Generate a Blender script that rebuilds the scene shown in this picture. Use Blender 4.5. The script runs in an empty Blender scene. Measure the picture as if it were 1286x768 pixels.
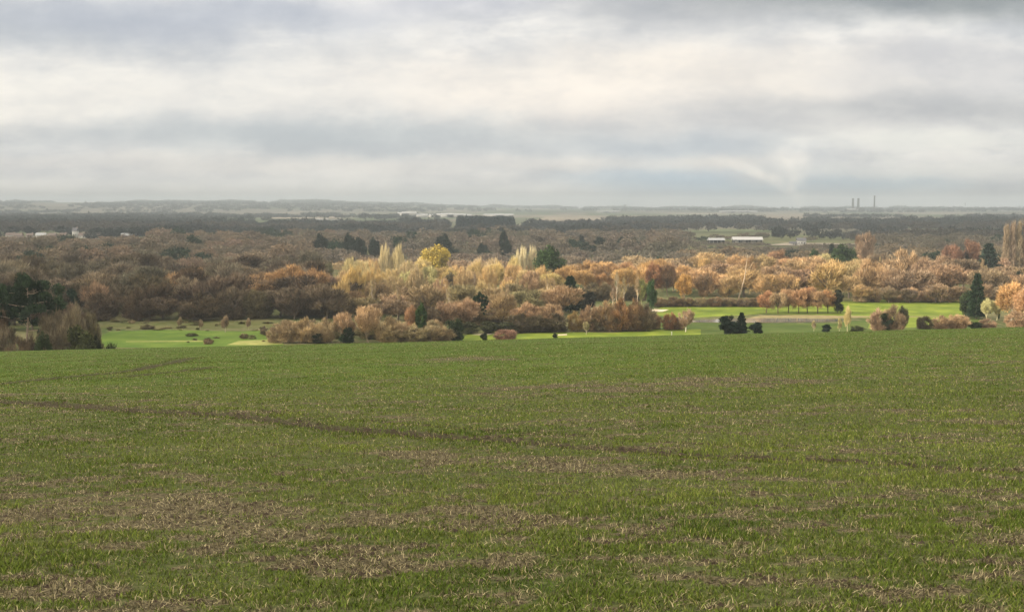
import bpy, math
import numpy as np
from mathutils import Vector

rng = np.random.default_rng(7)
EYE = 1.65                      # camera height above the ground at the photographer's feet
FPX = 1552.0                    # focal length in photo pixels (photo is 1286 x 768)
TH = math.atan(126 / FPX)       # camera pitch, downwards
VALLEY = EYE - 42.0
SC = bpy.context.scene
COL = SC.collection

# ------------------------------------------------------------------ helpers
def ray(u, v):
    xc = (u - 643) / FPX; yc = (384 - v) / FPX
    fy = math.cos(TH) + yc * math.sin(TH); fz = yc * math.cos(TH) - math.sin(TH)
    return xc / fy, fz / fy
def vpoint(u, v, zrel=-42.0):
    rx, rz = ray(u, v); d = zrel / rz
    return rx * d, d
def lerp(a, b, t): return a + (b - a) * t
def sstep(a, b, x):
    t = np.clip((x - a) / (b - a), 0, 1); return t * t * (3 - 2 * t)
def _h(ix, iy, s):
    n = (ix.astype(np.int64) * 374761393 + iy.astype(np.int64) * 668265263 + s * 1442695041) & 0x7fffffff
    n = ((n ^ (n >> 13)) * 1274126177) & 0x7fffffff
    return ((n ^ (n >> 16)) & 0xffff) / 65535.0
def vn(x, y, s=0):
    x = np.asarray(x, float); y = np.asarray(y, float)
    ix = np.floor(x); iy = np.floor(y); fx = x - ix; fy = y - iy
    fx = fx * fx * (3 - 2 * fx); fy = fy * fy * (3 - 2 * fy)
    a = _h(ix, iy, s); b = _h(ix + 1, iy, s); c = _h(ix, iy + 1, s); d = _h(ix + 1, iy + 1, s)
    return (a * (1 - fx) + b * fx) * (1 - fy) + (c * (1 - fx) + d * fx) * fy
def fbm(x, y, s=0, o=4):
    r = 0; a = .5; t = 0
    for k in range(o):
        r = r + a * vn(x * 2 ** k, y * 2 ** k, s + 17 * k); t += a; a *= .5
    return r / t

def terrain(x, y):
    x = np.asarray(x, float); y = np.asarray(y, float)
    f = EYE - 1.65 - 0.1 * y + 0.024 * np.clip(x, -260, 260)
    f = f + .10 * (vn(x / 9, y / 9, 3) - .5) * np.clip(y / 40, 0, 1)
    d = np.hypot(x, np.maximum(y, 0))
    az = x / np.maximum(d, 1)
    t = sstep(196, 312, y)
    v = VALLEY + 0 * x
    v = v + 1.6 * (fbm(x / 260, y / 260, 5, 2) - .5) * sstep(640, 1400, d)
    # far hills
    left = sstep(.06, -.18, az)
    top = lerp(-27.0, 27.0, left) + 6 * (fbm(az * 9, d / 4000, 11, 3) - .5)
    rise = sstep(5200, 10600, d)
    v = v + (top + 42.0) * rise * lerp(.86, 1.0, sstep(10000, 11000, d))
    v = v - 30 * sstep(11200, 13400, d)
    behind = f
    return np.where(y < 196, behind, f * (1 - t) + v * t)

def mat(name, color=(.5, .5, .5), rough=.9, spec=.1):
    m = bpy.data.materials.new(name); m.use_nodes = True
    b = m.node_tree.nodes['Principled BSDF']
    b.inputs['Base Color'].default_value = (*color, 1); b.inputs['Roughness'].default_value = rough
    b.inputs['Specular IOR Level'].default_value = spec
    return m
def N(m, t, **kw):
    n = m.node_tree.nodes.new(t)
    for k, v in kw.items(): setattr(n, k, v)
    return n
def L(m, a, b): m.node_tree.links.new(a, b)
def mixrgb(m, fac, a, b, mode='MIX'):
    n = N(m, 'ShaderNodeMix', data_type='RGBA', blend_type=mode)
    for sock, val in ((n.inputs[0], fac), (n.inputs[6], a), (n.inputs[7], b)):
        if isinstance(val, bpy.types.NodeSocket): L(m, val, sock)
        elif isinstance(val, tuple): sock.default_value = (*val, 1)
        else: sock.default_value = val
    return n.outputs[2]
def math_(m, op, a, b=None, clamp=False):
    n = N(m, 'ShaderNodeMath', operation=op, use_clamp=clamp)
    for i, val in enumerate((a, b)):
        if val is None: continue
        if isinstance(val, bpy.types.NodeSocket): L(m, val, n.inputs[i])
        else: n.inputs[i].default_value = val
    return n.outputs[0]
def noise(m, scale, detail=3, vec=None, rough=.55, stretch=None):
    n = N(m, 'ShaderNodeTexNoise'); n.inputs['Scale'].default_value = scale
    n.inputs['Detail'].default_value = detail; n.inputs['Roughness'].default_value = rough
    if vec is None: vec = N(m, 'ShaderNodeNewGeometry').outputs['Position']
    if stretch:
        mp = N(m, 'ShaderNodeMapping'); mp.inputs['Scale'].default_value = stretch
        L(m, vec, mp.inputs['Vector']); vec = mp.outputs[0]
    L(m, vec, n.inputs['Vector'])
    return n.outputs['Fac']
def ramp(m, fac, a, b):
    n = N(m, 'ShaderNodeMapRange', interpolation_type='SMOOTHSTEP')
    L(m, fac, n.inputs[0]); n.inputs[1].default_value = a; n.inputs[2].default_value = b
    return n.outputs[0]

def mesh_np(name, V, F, attrs=None, smooth=False):
    """V (n,3); F (m,3) or (m,4) int array."""
    me = bpy.data.meshes.new(name); V = np.asarray(V, np.float32); F = np.asarray(F, np.int32)
    k = F.shape[1]
    me.vertices.add(len(V)); me.vertices.foreach_set('co', V.ravel())
    me.loops.add(F.size); me.loops.foreach_set('vertex_index', F.ravel())
    me.polygons.add(len(F)); me.polygons.foreach_set('loop_start', np.arange(0, F.size, k, dtype=np.int32))
    me.polygons.foreach_set('loop_total', np.full(len(F), k, np.int32))
    if smooth: me.polygons.foreach_set('use_smooth', np.ones(len(F), bool))
    for an, arr in (attrs or {}).items():
        arr = np.asarray(arr, np.float32)
        if arr.ndim == 1:
            a = me.attributes.new(an, 'FLOAT', 'POINT'); a.data.foreach_set('value', arr)
        else:
            a = me.attributes.new(an, 'FLOAT_COLOR', 'POINT')
            a.data.foreach_set('color', np.c_[arr, np.ones(len(arr))].astype(np.float32).ravel())
    me.update(calc_edges=True); me.validate()
    return me
def link(name, me, m=None, parent=None, **props):
    o = bpy.data.objects.new(name, me); COL.objects.link(o)
    if m and me and not me.materials: me.materials.append(m)
    if parent: o.parent = parent
    for k, v in props.items(): o[k] = v
    return o
def thing(name, label, cat, loc, rz=0, group=None):
    o = bpy.data.objects.new(name, None); COL.objects.link(o); o.empty_display_size = .5
    o.location = loc; o.rotation_euler.z = rz; o['label'] = label; o['category'] = cat
    if group: o['group'] = group
    return o
def boxes(name, lst, m, parent=None):
    V = []; F = []
    for (x0, y0, z0, x1, y1, z1) in lst:
        b = len(V)
        V += [(x0, y0, z0), (x1, y0, z0), (x1, y1, z0), (x0, y1, z0), (x0, y0, z1), (x1, y0, z1), (x1, y1, z1), (x0, y1, z1)]
        F += [(b, b+3, b+2, b+1), (b+4, b+5, b+6, b+7), (b, b+1, b+5, b+4), (b+1, b+2, b+6, b+5), (b+2, b+3, b+7, b+6), (b+3, b, b+4, b+7)]
    return link(name, mesh_np(name, V, F), m, parent)
def gable(name, x0, x1, y0, y1, z0, z1, m, parent=None, hip=0.0, th=.25):
    """pitched roof, ridge along x, with a closed underside."""
    ym = (y0 + y1) / 2
    V = [(x0, y0, z0), (x1, y0, z0), (x1, y1, z0), (x0, y1, z0), (x0 + hip, ym, z1), (x1 - hip, ym, z1),
         (x0, y0, z0 - th), (x1, y0, z0 - th), (x1, y1, z0 - th), (x0, y1, z0 - th)]
    me = bpy.data.meshes.new(name)
    me.from_pydata(V, [], [(0, 1, 5, 4), (2, 3, 4, 5), (3, 0, 4), (1, 2, 5), (6, 9, 8, 7), (0, 6, 7, 1), (1, 7, 8, 2), (2, 8, 9, 3), (3, 9, 6, 0)])
    return link(name, me, m, parent)

# ------------------------------------------------------------------ camera, world, sun
SUN_AZ = math.radians(-100); SUN_EL = math.radians(21)
SUNV = np.array([math.sin(SUN_AZ) * math.cos(SUN_EL), math.cos(SUN_AZ) * math.cos(SUN_EL), math.sin(SUN_EL)])
cam = bpy.data.objects.new('camera', bpy.data.cameras.new('camera')); COL.objects.link(cam)
cam.location = (0, 0, EYE); cam.rotation_euler = (math.pi / 2 - TH, 0, 0)
cam.data.sensor_width = 36; cam.data.lens = 36 * FPX / 1286; cam.data.clip_start = .1; cam.data.clip_end = 60000
SC.camera = cam
sun = bpy.data.objects.new('sun', bpy.data.lights.new('sun', 'SUN')); COL.objects.link(sun)
sun.data.energy = 5.0; sun.data.angle = math.radians(.53); sun.data.color = (1, .88, .70)
sun.rotation_euler = Vector(SUNV).to_track_quat('Z', 'Y').to_euler()

w = bpy.data.worlds.new('World'); SC.world = w; w.use_nodes = True
bg = w.node_tree.nodes['Background']; bg.inputs['Strength'].default_value = .1
sky = N(w, 'ShaderNodeTexSky', sky_type='NISHITA'); sky.sun_disc = False
sky.sun_elevation = SUN_EL; sky.sun_rotation = SUN_AZ
tc = N(w, 'ShaderNodeTexCoord'); sep = N(w, 'ShaderNodeSeparateXYZ'); L(w, tc.outputs['Generated'], sep.inputs[0])
el = math_(w, 'MULTIPLY', math_(w, 'ARCTAN2', sep.outputs['Z'], sep.outputs['Y']), 180 / math.pi)      # degrees above the horizon, ahead
az = math_(w, 'MULTIPLY', math_(w, 'ARCTAN2', sep.outputs['X'], sep.outputs['Y']), 180 / math.pi)
DEG = 180 / math.pi / FPX
def cloudvec(sx, sy, off):
    c = N(w, 'ShaderNodeCombineXYZ')
    L(w, math_(w, 'MULTIPLY', az, sx), c.inputs[0]); L(w, math_(w, 'MULTIPLY', el, sy), c.inputs[1]); c.inputs[2].default_value = off
    return c.outputs[0]
warp = noise(w, 1, 7, cloudvec(.16, .26, 0), .6)
warp2 = noise(w, 1, 6, cloudvec(.12, .22, 9), .6)
def blob(cu, cv, su, sv, warpamt=1.0):
    """soft patch of cloud at a bearing and height in the sky, edges broken up by noise."""
    a0 = (cu - 643) * DEG; e0 = (258 - cv) * DEG
    dx = math_(w, 'DIVIDE', math_(w, 'ADD', math_(w, 'SUBTRACT', az, a0), math_(w, 'MULTIPLY', math_(w, 'SUBTRACT', warp2, .5), 11 * warpamt)), su * DEG)
    dy = math_(w, 'DIVIDE', math_(w, 'ADD', math_(w, 'SUBTRACT', el, e0), math_(w, 'MULTIPLY', math_(w, 'SUBTRACT', warp, .5), 3.4 * warpamt)), sv * DEG)
    r2 = math_(w, 'ADD', math_(w, 'MULTIPLY', dx, dx), math_(w, 'MULTIPLY', dy, dy))
    return math_(w, 'POWER', math.e, math_(w, 'MULTIPLY', math_(w, 'POWER', r2, 1.35), -1.0))
base = mixrgb(w, ramp(w, noise(w, 1, 5, cloudvec(.12, .40, 3)), .3, .72), (.60, .615, .635), (.76, .75, .73))
base = mixrgb(w, math_(w, 'MULTIPLY', ramp(w, noise(w, 1, 5, cloudvec(.22, .8, 6), .62), .40, .66), .42), base, (.88, .87, .84))
base = mixrgb(w, math_(w, 'MULTIPLY', ramp(w, noise(w, 1, 6, cloudvec(.30, .75, 12), .6), .52, .72), .5), base, (.50, .52, .55))
col = base
for (cu, cv, su, sv, c, k, wa) in [
    (80, 120, 330, 45, (.80, .77, .71), .75, 1), (350, 110, 260, 40, (.77, .75, .71), .6, 1),
    (640, 120, 200, 45, (.82, .76, .69), .7, 1), (930, 95, 330, 40, (.84, .77, .68), .85, .8), (760, 130, 160, 25, (.88, .80, .71), .6, .7),
    (100, 36, 200, 34, (.47, .50, .54), .85, 1), (300, 26, 260, 28, (.50, .53, .59), .8, 1), (600, 10, 160, 26, (.60, .61, .66), .5, 1),
    (420, 172, 330, 24, (.50, .54, .57), .85, .7), (640, 186, 300, 12, (.52, .55, .58), .6, .5),
    (1140, 0, 360, 30, (.31, .335, .35), 1.0, .7), (850, 20, 130, 30, (.50, .51, .53), .6, .8),
    (1180, 90, 200, 36, (.585, .59, .61), .8, 1), (1180, 138, 300, 20, (.49, .50, .52), .85, .6), (1000, 158, 300, 14, (.57, .57, .58), .6, .5),
    (860, 190, 130, 20, (.52, .57, .62), .7, .5), (870, 230, 160, 20, (.50, .60, .68), .95, .4), (1090, 232, 130, 16, (.54, .63, .68), .8, .4),
    (1130, 175, 170, 14, (.78, .78, .73), .7, .5), (1160, 215, 200, 12, (.76, .76, .73), .55, .5),
    (300, 205, 420, 12, (.72, .70, .665), .6, .4), (250, 240, 460, 18, (.80, .795, .76), .85, .3),
    (720, 208, 110, 9, (.76, .73, .68), .5, .4), (905, 204, 60, 9, (.78, .74, .68), .7, .4), (950, 222, 36, 12, (.74, .72, .68), .6, .3)]:
    g_ = sum(c) / 3; c = tuple(g_ + (q - g_) * (.62 if c[0] > c[2] else 1.0) for q in c)
    col = mixrgb(w, math_(w, 'MULTIPLY', blob(cu, cv, su, sv, wa), k, True), col, c)
gmn = N(w, 'ShaderNodeGamma'); L(w, col, gmn.inputs[0]); gmn.inputs[1].default_value = 1.22
fine = ramp(w, noise(w, 1, 7, cloudvec(.24, .46, 20), .6), .33, .67)
lowr = math_(w, 'MULTIPLY', ramp(w, noise(w, 1, 6, cloudvec(.55, 1.5, 31), .6), .42, .62), math_(w, 'MULTIPLY', blob(1150, 195, 200, 50, .5), .45))
col = mixrgb(w, 1.0, gmn.outputs[0], mixrgb(w, fine, (.93, .94, .96), (1.12, 1.11, 1.09)), 'MULTIPLY')
col = mixrgb(w, lowr, col, (.70, .71, .68))
# above the frame: brighter, thinner cloud on the sun's side of the sky
dotn = N(w, 'ShaderNodeVectorMath', operation='DOT_PRODUCT'); L(w, tc.outputs['Generated'], dotn.inputs[0]); dotn.inputs[1].default_value = tuple(SUNV)
high = ramp(w, sep.outputs['Z'], .18, .42)
hcol = mixrgb(w, ramp(w, dotn.outputs['Value'], -.3, .95), (.93, .90, .84), (1.95, 1.78, 1.52))
frontness = ramp(w, sep.outputs['Y'], .55, -.1)
col = mixrgb(w, math_(w, 'MAXIMUM', high, frontness), col, hcol)
col10 = mixrgb(w, 1.0, col, (10, 10, 10), 'MULTIPLY')
fin = mixrgb(w, .06, col10, sky.outputs[0])
L(w, mixrgb(w, 1.0, fin, (1.035, 1.015, .995), 'MULTIPLY'), bg.inputs['Color'])

SC.view_settings.view_transform = 'Standard'; SC.view_settings.look = 'None'
SC.view_settings.exposure = 0.31; SC.view_settings.gamma = 1
SC.render.engine = 'CYCLES'; SC.cycles.use_denoising = True
SC.cycles.max_bounces = 6; SC.cycles.diffuse_bounces = 2; SC.cycles.transparent_max_bounces = 12
SC.cycles.volume_bounces = 0; SC.cycles.use_adaptive_sampling = True; SC.cycles.adaptive_threshold = .015

# ------------------------------------------------------------------ the crop field
def band(nodes, strength):
    X = []; Y = []; Wd = []
    for (u, v, h) in nodes:
        s = -.1 + .024 * ray(u, v)[0]
        def dist(vv): return -1.65 / (ray(u, vv)[1] - s)
        y = dist(v); X.append(ray(u, v)[0] * y); Y.append(y); Wd.append((dist(v - h) - dist(v + h)) / 2)
    o = np.argsort(X); return np.array(X)[o], np.array(Y)[o], np.array(Wd)[o], strength
BANDS = [band(b, s) for b, s in [
    ([(0, 622, 10), (150, 640, 22), (300, 668, 28), (450, 690, 26), (560, 700, 20), (720, 712, 16), (900, 724, 12), (1100, 740, 12), (1286, 752, 14)], .78),
    ([(430, 556, 4), (560, 570, 7), (700, 580, 11), (860, 592, 13), (1000, 602, 8), (1150, 614, 6), (1286, 626, 11)], 1.3),
    ([(575, 493, 3), (640, 490, 5), (760, 484, 7), (900, 479, 7), (1000, 478, 4), (1060, 480, 2)], 1.5),
    ([(535, 452, 2), (590, 450, 3), (655, 449, 2)], 1.5),
    ([(-40, 497, 7), (200, 507, 8), (400, 521, 7)], .7),
    ([(540, 640, 6), (700, 650, 9), (850, 676, 14), (960, 690, 12)], .8),
    ([(-40, 742, 10), (220, 738, 12)], .8),
    ([(1000, 756, 8), (1140, 762, 12), (1320, 764, 8)], .9)]]
TRACKS = [band(b, s) for b, s in [
    ([(-60, 499, 2), (0, 504, 2), (150, 511, 2), (300, 519, 2), (430, 535, 3), (640, 550, 3), (860, 568, 2.6), (1080, 577, 2.4), (1340, 594, 2.4)], 1.0),
    ([(300, 511, 1.2), (430, 524, 1.3), (640, 539, 1.4), (860, 553, 1.2), (1000, 560, 1)], .5)]]
def along(bd, x, y, k=1.0):
    X, Y, Wd, s = bd
    yc = np.interp(x, X, Y); wd = np.interp(x, X, Wd) * k
    y = y + wd * 1.1 * (vn(x / (1.5 + yc * .05), x * 0 + s * 13, 77) - .5)
    pad = .06 * (X[-1] - X[0]) + .3
    fade = sstep(X[0] - pad, X[0] + pad, x) * (1 - sstep(X[-1] - pad, X[-1] + pad, x))
    return s * fade * np.exp(-((y - yc) / wd) ** 2)
def path_field(pts, wd):
    P = []
    for (u, v) in pts:
        rx, rz = ray(u, v); d = -1.65 / (rz - (-.1 + .024 * rx)); P.append((rx * d, d))
    return np.array(P), wd
PATHS = [path_field([(-120, 492), (0, 482), (60, 476), (120, 470), (180, 462), (215, 455), (240, 448)], .62), path_field([(118, 476), (160, 473), (205, 468), (262, 460)], .5)]
def path_near(pf, x, y):
    P, wd = pf; best = np.full(np.shape(x), 1e9)
    for a, b in zip(P[:-1], P[1:]):
        e = b - a; t = np.clip(((x - a[0]) * e[0] + (y - a[1]) * e[1]) / (e @ e), 0, 1)
        best = np.minimum(best, np.hypot(x - a[0] - t * e[0], y - a[1] - t * e[1]))
    return np.exp(-(best / wd) ** 2) * 1.25
def track(x, y):
    yy = y + .30 * (fbm(x * 1.9, y * .2, 71, 3) - .5)
    t = 0
    for b in TRACKS: t = np.maximum(t, along(b, x, yy, 1.15))
    for pf in PATHS: t = np.maximum(t, path_near(pf, x, yy))
    return np.clip(t * (.35 + 1.3 * fbm(x * 3.4, y * 3.4, 72, 2)), 0, 1)
def bare(x, y):
    b = 0
    for bd in BANDS: b = np.maximum(b, along(bd, x, y))
    n = fbm(x * .55 + .3 * y, y * .9, 21, 4)         # patchy emergence, slightly along the drill rows
    n2 = fbm(x * 3.0, y * 4.4, 33, 4)
    right = sstep(.1, .34, x / np.maximum(y, 1)) * sstep(28, 45, y) * (1 - sstep(75, 110, y)) * .16
    r = b * (.0 + .76 * n) + (n - .5) * .9 + (n2 - .5) * 2.1 + .15 + right
    r = r + .10 * sstep(30, 8, y)
    return np.clip(r, 0, 1)
ys = np.concatenate([np.linspace(-24, 3, 20), np.geomspace(3.2, 204, 620)]); ts = np.linspace(-1, 1, 520)
Y, T = np.meshgrid(ys, ts, indexing='ij'); X = T * (Y * .78 + 34)
tr = track(X, Y); br = bare(X, Y)
Z = terrain(X, Y) - .05 * tr + .02 * (fbm(X * 2.2, Y * 2.2, 41, 3) - .5) * np.clip(1.2 - Y / 90, 0, 1)
nr, nc = X.shape
idx = np.arange(nr * nc).reshape(nr, nc)
Fq = np.stack([idx[:-1, :-1], idx[:-1, 1:], idx[1:, 1:], idx[1:, :-1]], -1).reshape(-1, 4)
fm = mat('crop_field', spec=.05)
bsdf = fm.node_tree.nodes['Principled BSDF']
ab = N(fm, 'ShaderNodeAttribute', attribute_name='bare').outputs['Fac']; at = N(fm, 'ShaderNodeAttribute', attribute_name='track').outputs['Fac']
ad = N(fm, 'ShaderNodeAttribute', attribute_name='far').outputs['Fac']
g1 = mixrgb(fm, ramp(fm, noise(fm, 9, 4), .35, .65), (.050, .095, .012), (.095, .145, .024))
g2 = mixrgb(fm, ramp(fm, noise(fm, .35, 4), .35, .65), (.050, .095, .011), (.090, .128, .024))
green = mixrgb(fm, .5, g1, g2)
soil = mixrgb(fm, ramp(fm, noise(fm, 14, 4), .4, .62), (.034, .029, .017), (.095, .080, .046))
straw = mixrgb(fm, ramp(fm, noise(fm, 30, 3, stretch=(1, 3, 1)), .5, .66), soil, (.20, .172, .095))
gap = ramp(fm, math_(fm, 'ADD', ab, math_(fm, 'MULTIPLY', math_(fm, 'SUBTRACT', noise(fm, 6, 5), .5), 1.1)), .30, .62)
near = mixrgb(fm, .62, green, soil)
gcol = mixrgb(fm, ad, near, green)
c1 = mixrgb(fm, gap, gcol, straw)
c2 = mixrgb(fm, math_(fm, 'MULTIPLY', at, .9, True), c1, (.042, .032, .020))
L(fm, c2, bsdf.inputs['Base Color'])
bp = N(fm, 'ShaderNodeBump'); bp.inputs['Distance'].default_value = .05; bp.inputs['Strength'].default_value = .9
L(fm, noise(fm, 12, 5), bp.inputs['Height']); L(fm, bp.outputs[0], bsdf.inputs['Normal'])
link('field', mesh_np('field', np.c_[X.ravel(), Y.ravel(), Z.ravel()], Fq,
     {'bare': br.ravel(), 'track': np.clip(tr, 0, 1).ravel(), 'far': sstep(18, 60, Y).ravel()}, True), fm, kind='structure')

# young cereal blades and old stubble: real blades, thinning with distance
def scatter(n, y0, y1, power):
    u = rng.random(n)
    if power == 1: y = y0 * (y1 / y0) ** u
    else: y = (y0 ** (1 - power) + u * (y1 ** (1 - power) - y0 ** (1 - power))) ** (1 / (1 - power))
    x = (rng.random(n) * 2 - 1) * (y * .49 + 3.2)
    return x, y
def blade_mesh(name, x, y, hgt, wid, lean, colr, lift=0.0):
    n = len(x); z = terrain(x, y) - .02 + lift
    a = rng.random(n) * 6.283; dx = np.cos(a); dy = np.sin(a)
    side = rng.random(n) * 6.283 * 1.0; sx = np.cos(side) * wid / 2; sy = np.sin(side) * wid / 2
    m1 = hgt * .6
    P = np.empty((n, 5, 3))
    P[:, 0] = np.c_[x - sx, y - sy, z]; P[:, 1] = np.c_[x + sx, y + sy, z]
    cx = x + dx * lean * .35; cy = y + dy * lean * .35
    P[:, 2] = np.c_[cx + sx * .8, cy + sy * .8, z + m1]; P[:, 3] = np.c_[cx - sx * .8, cy - sy * .8, z + m1]
    P[:, 4] = np.c_[x + dx * lean, y + dy * lean, z + hgt]
    b = (np.arange(n) * 5)[:, None]
    F = np.concatenate([b + [0, 1, 2], b + [0, 2, 3], b + [3, 2, 4]])
    return mesh_np(name, P.reshape(-1, 3), F, {'Col': np.repeat(colr, 5, 0)})
vm = mat('blades', rough=.8, spec=.02)
vb = vm.node_tree.nodes['Principled BSDF']
L(vm, N(vm, 'ShaderNodeAttribute', attribute_name='Col').outputs['Color'], vb.inputs['Base Color'])
def lerp3(a, b, t): return np.array(a)[None] * (1 - t[:, None]) + np.array(b)[None] * t[:, None]
x, y = scatter(1450000, 4.6, 196, 1.3)
cov = 1 - sstep(.20, .55, bare(x, y) + (vn(x * 11, y * 11, 51) - .5) * .9) * .96
cov = cov * (1 - .93 * sstep(.25, .6, track(x, y)))
k = rng.random(len(x)) < cov; x = x[k]; y = y[k]
hn = (.022 + .042 * rng.random(len(x))) * (.7 + .6 * fbm(x * .8, y * .8, 61, 3))
tint = np.clip(fbm(x * .5, y * .5, 62, 3) * .8 + rng.random(len(x)) * .45 - .12, 0, 1)
cg = lerp3((.044, .088, .010), (.200, .240, .050), tint)
yel = rng.random(len(x)) < .05; cg[yel] = (.30, .27, .10)
cg *= ((.38 + 1.05 * rng.random(len(x))) * (1 - .25 * sstep(25, 90, y)))[:, None]
link('young_crop_grass', blade_mesh('young_crop', x, y, hn, np.maximum(.0075, y * .00055), hn * (.2 + .7 * rng.random(len(x))), cg), vm,
     kind='stuff', label='young green cereal shoots covering the sloping field', category='grass')
x, y = scatter(760000, 4.6, 190, 1.3)
cv = .12 + .50 * sstep(.22, .6, bare(x, y) + (vn(x * 7, y * 7, 52) - .5) * .7)
k = rng.random(len(x)) < cv * (1 - .55 * sstep(.3, .8, track(x, y))); x = x[k]; y = y[k]; n = len(x)
up = rng.random(n) < .16
hs = np.where(up, (.02 + .04 * rng.random(n)), .008 + .02 * rng.random(n)); ln = np.where(up, .02, (.015 + .05 * rng.random(n)))
cs = lerp3((.055, .047, .026), (.50, .43, .25), rng.random(n) ** 2.2)
link('straw_stubble', blade_mesh('straw_stubble', x, y, hs, np.maximum(.0062, y * .00055), ln, cs, .022), vm,
     kind='stuff', label='pale old straw and stubble lying in the bare strips of the field', category='stubble')
# clods of dark soil in the bare strips
x, y = scatter(130000, 4.6, 60, 1.3)
k = rng.random(len(x)) < .02 + .5 * sstep(.3, .7, bare(x, y)) + .6 * sstep(.3, .7, track(x, y)); x = x[k]; y = y[k]; n = len(x)
r = (.012 + .035 * rng.random(n) ** 2)[:, None, None] * np.array([1, 1, .6])[None, None]
oct_ = np.array([(1, 0, 0), (0, 1, 0), (-1, 0, 0), (0, -1, 0), (0, 0, 1)], float)
P = oct_[None] * r * (.7 + .6 * rng.random((n, 5, 1))) + np.stack([x, y, terrain(x, y) - .01], -1)[:, None]
b = (np.arange(n) * 5)[:, None]
F = np.concatenate([b + [0, 1, 4], b + [1, 2, 4], b + [2, 3, 4], b + [3, 0, 4]])
link('soil_clods_rubble', mesh_np('clods', P.reshape(-1, 3), F), mat('clod_soil', (.045, .033, .023)), kind='stuff',
     label='small dark clods of soil between the stubble', category='soil')

# ------------------------------------------------------------------ ground to the horizon
rs = np.concatenate([[0], np.linspace(20, 190, 12), np.linspace(196, 330, 46), np.geomspace(340, 13400, 170)])
# rings centred on the camera, finer ahead
angs = np.concatenate([np.linspace(-180, -60, 25)[:-1], np.linspace(-60, 60, 241), np.linspace(60, 180, 25)[1:]]) * math.pi / 180
R, A = np.meshgrid(rs, angs, indexing='ij'); X = R * np.sin(A); Y = R * np.cos(A)
Z = terrain(X, np.clip(Y, -400, None)) ; Z = np.where((Y < 203) & (Y > -24) & (np.abs(X) < Y * .78 + 34), Z - .7, Z)
Z = np.where((Y < 212) & (Y >= 196) & (np.abs(X) < Y * .78 + 34), Z - .35, Z)
Z = np.where(Y < -24, terrain(X, np.clip(Y, -60, None)), Z)
idx = np.arange(X.size).reshape(X.shape)
Fq = np.stack([idx[:-1, :-1], idx[:-1, 1:], idx[1:, 1:], idx[1:, :-1]], -1).reshape(-1, 4)
gm = mat('valley_ground', spec=.05)
gb = gm.node_tree.nodes['Principled BSDF']
gg = mixrgb(gm, ramp(gm, noise(gm, .03, 5), .38, .62), (.055, .08, .022), (.13, .125, .055))
gg = mixrgb(gm, ramp(gm, noise(gm, .35, 4), .45, .7), gg, (.17, .15, .085))
vor = N(gm, 'ShaderNodeTexVoronoi'); vor.inputs['Scale'].default_value = .0022      # patchwork of far fields
mp = N(gm, 'ShaderNodeMapping'); mp.inputs['Scale'].default_value = (1, .55, 1)
L(gm, N(gm, 'ShaderNodeNewGeometry').outputs['Position'], mp.inputs[0]); L(gm, mp.outputs[0], vor.inputs['Vector'])
sc_ = N(gm, 'ShaderNodeSeparateColor'); L(gm, vor.outputs['Color'], sc_.inputs[0])
far = mixrgb(gm, ramp(gm, sc_.outputs[0], .3, .6), (.08, .10, .05), (.15, .135, .10))
far = mixrgb(gm, ramp(gm, sc_.outputs[1], .7, .98), far, (.24, .215, .165))
fd = N(gm, 'ShaderNodeVectorMath', operation='LENGTH'); L(gm, N(gm, 'ShaderNodeNewGeometry').outputs['Position'], fd.inputs[0])
L(gm, mixrgb(gm, ramp(gm, fd.outputs['Value'], 1300, 2600), gg, far), gb.inputs['Base Color'])
link('ground', mesh_np('ground', np.c_[X.ravel(), Y.ravel(), Z.ravel()], Fq, None, True), gm, kind='structure')

def drape(name, pts, m, lift=.06, res=(60, 14), zrel=-42.0, **props):
    """an irregular patch of ground laid on the terrain; pts are bearings on the valley floor (near edge, then far edge)."""
    P = np.array([vpoint(u, v, zrel) for u, v in pts])
    # triangulate through bmesh then subdivide
    import bmesh
    bm = bmesh.new(); vs = [bm.verts.new((p[0], p[1], 0)) for p in P]; f = bm.faces.new(vs)
    bmesh.ops.triangulate(bm, faces=[f])
    for _ in range(5):
        es = [e for e in bm.edges if e.calc_length() > max(5, e.verts[0].co.y * .02)]
        if not es: break
        bmesh.ops.subdivide_edges(bm, edges=es, cuts=1); bmesh.ops.triangulate(bm, faces=bm.faces[:])
    for v in bm.verts: v.co.z = float(terrain(v.co.x, v.co.y)) + lift
    bmesh.ops.recalc_face_normals(bm, faces=bm.faces[:])
    me = bpy.data.meshes.new(name); bm.to_mesh(me); bm.free()
    if len(me.polygons) and me.polygons[0].normal.z < 0: me.flip_normals()
    return link(name, me, m, **props)
def grassmat(name, a, b, s=.12):
    m = mat(name, spec=.05)
    c = mixrgb(m, ramp(m, noise(m, s, 4), .35, .65), a, b)
    c = mixrgb(m, math_(m, 'MULTIPLY', ramp(m, noise(m, s * .16, 4, stretch=(1, 2.2, 1)), .42, .62), .45), c, tuple(v * .62 for v in a))
    c = mixrgb(m, math_(m, 'MULTIPLY', ramp(m, noise(m, 1.3, 3), .5, .75), .3), c, tuple(v * .7 for v in a))
    L(m, c, m.node_tree.nodes['Principled BSDF'].inputs['Base Color']); return m
fair = grassmat('fairway_turf', (.115, .165, .022), (.20, .245, .034))
rough = grassmat('rough_grass', (.085, .10, .03), (.14, .135, .055))
dry = grassmat('sunlit_rough_grass', (.22, .24, .07), (.30, .29, .10), .3)  # rough grass with sunlight put into its paler, yellower colour
sand = grassmat('sand', (.62, .55, .42), (.5, .42, .3), .4)
reed = grassmat('pond_bank', (.28, .23, .13), (.20, .18, .08), .3)
S = dict(kind='structure')
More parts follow.
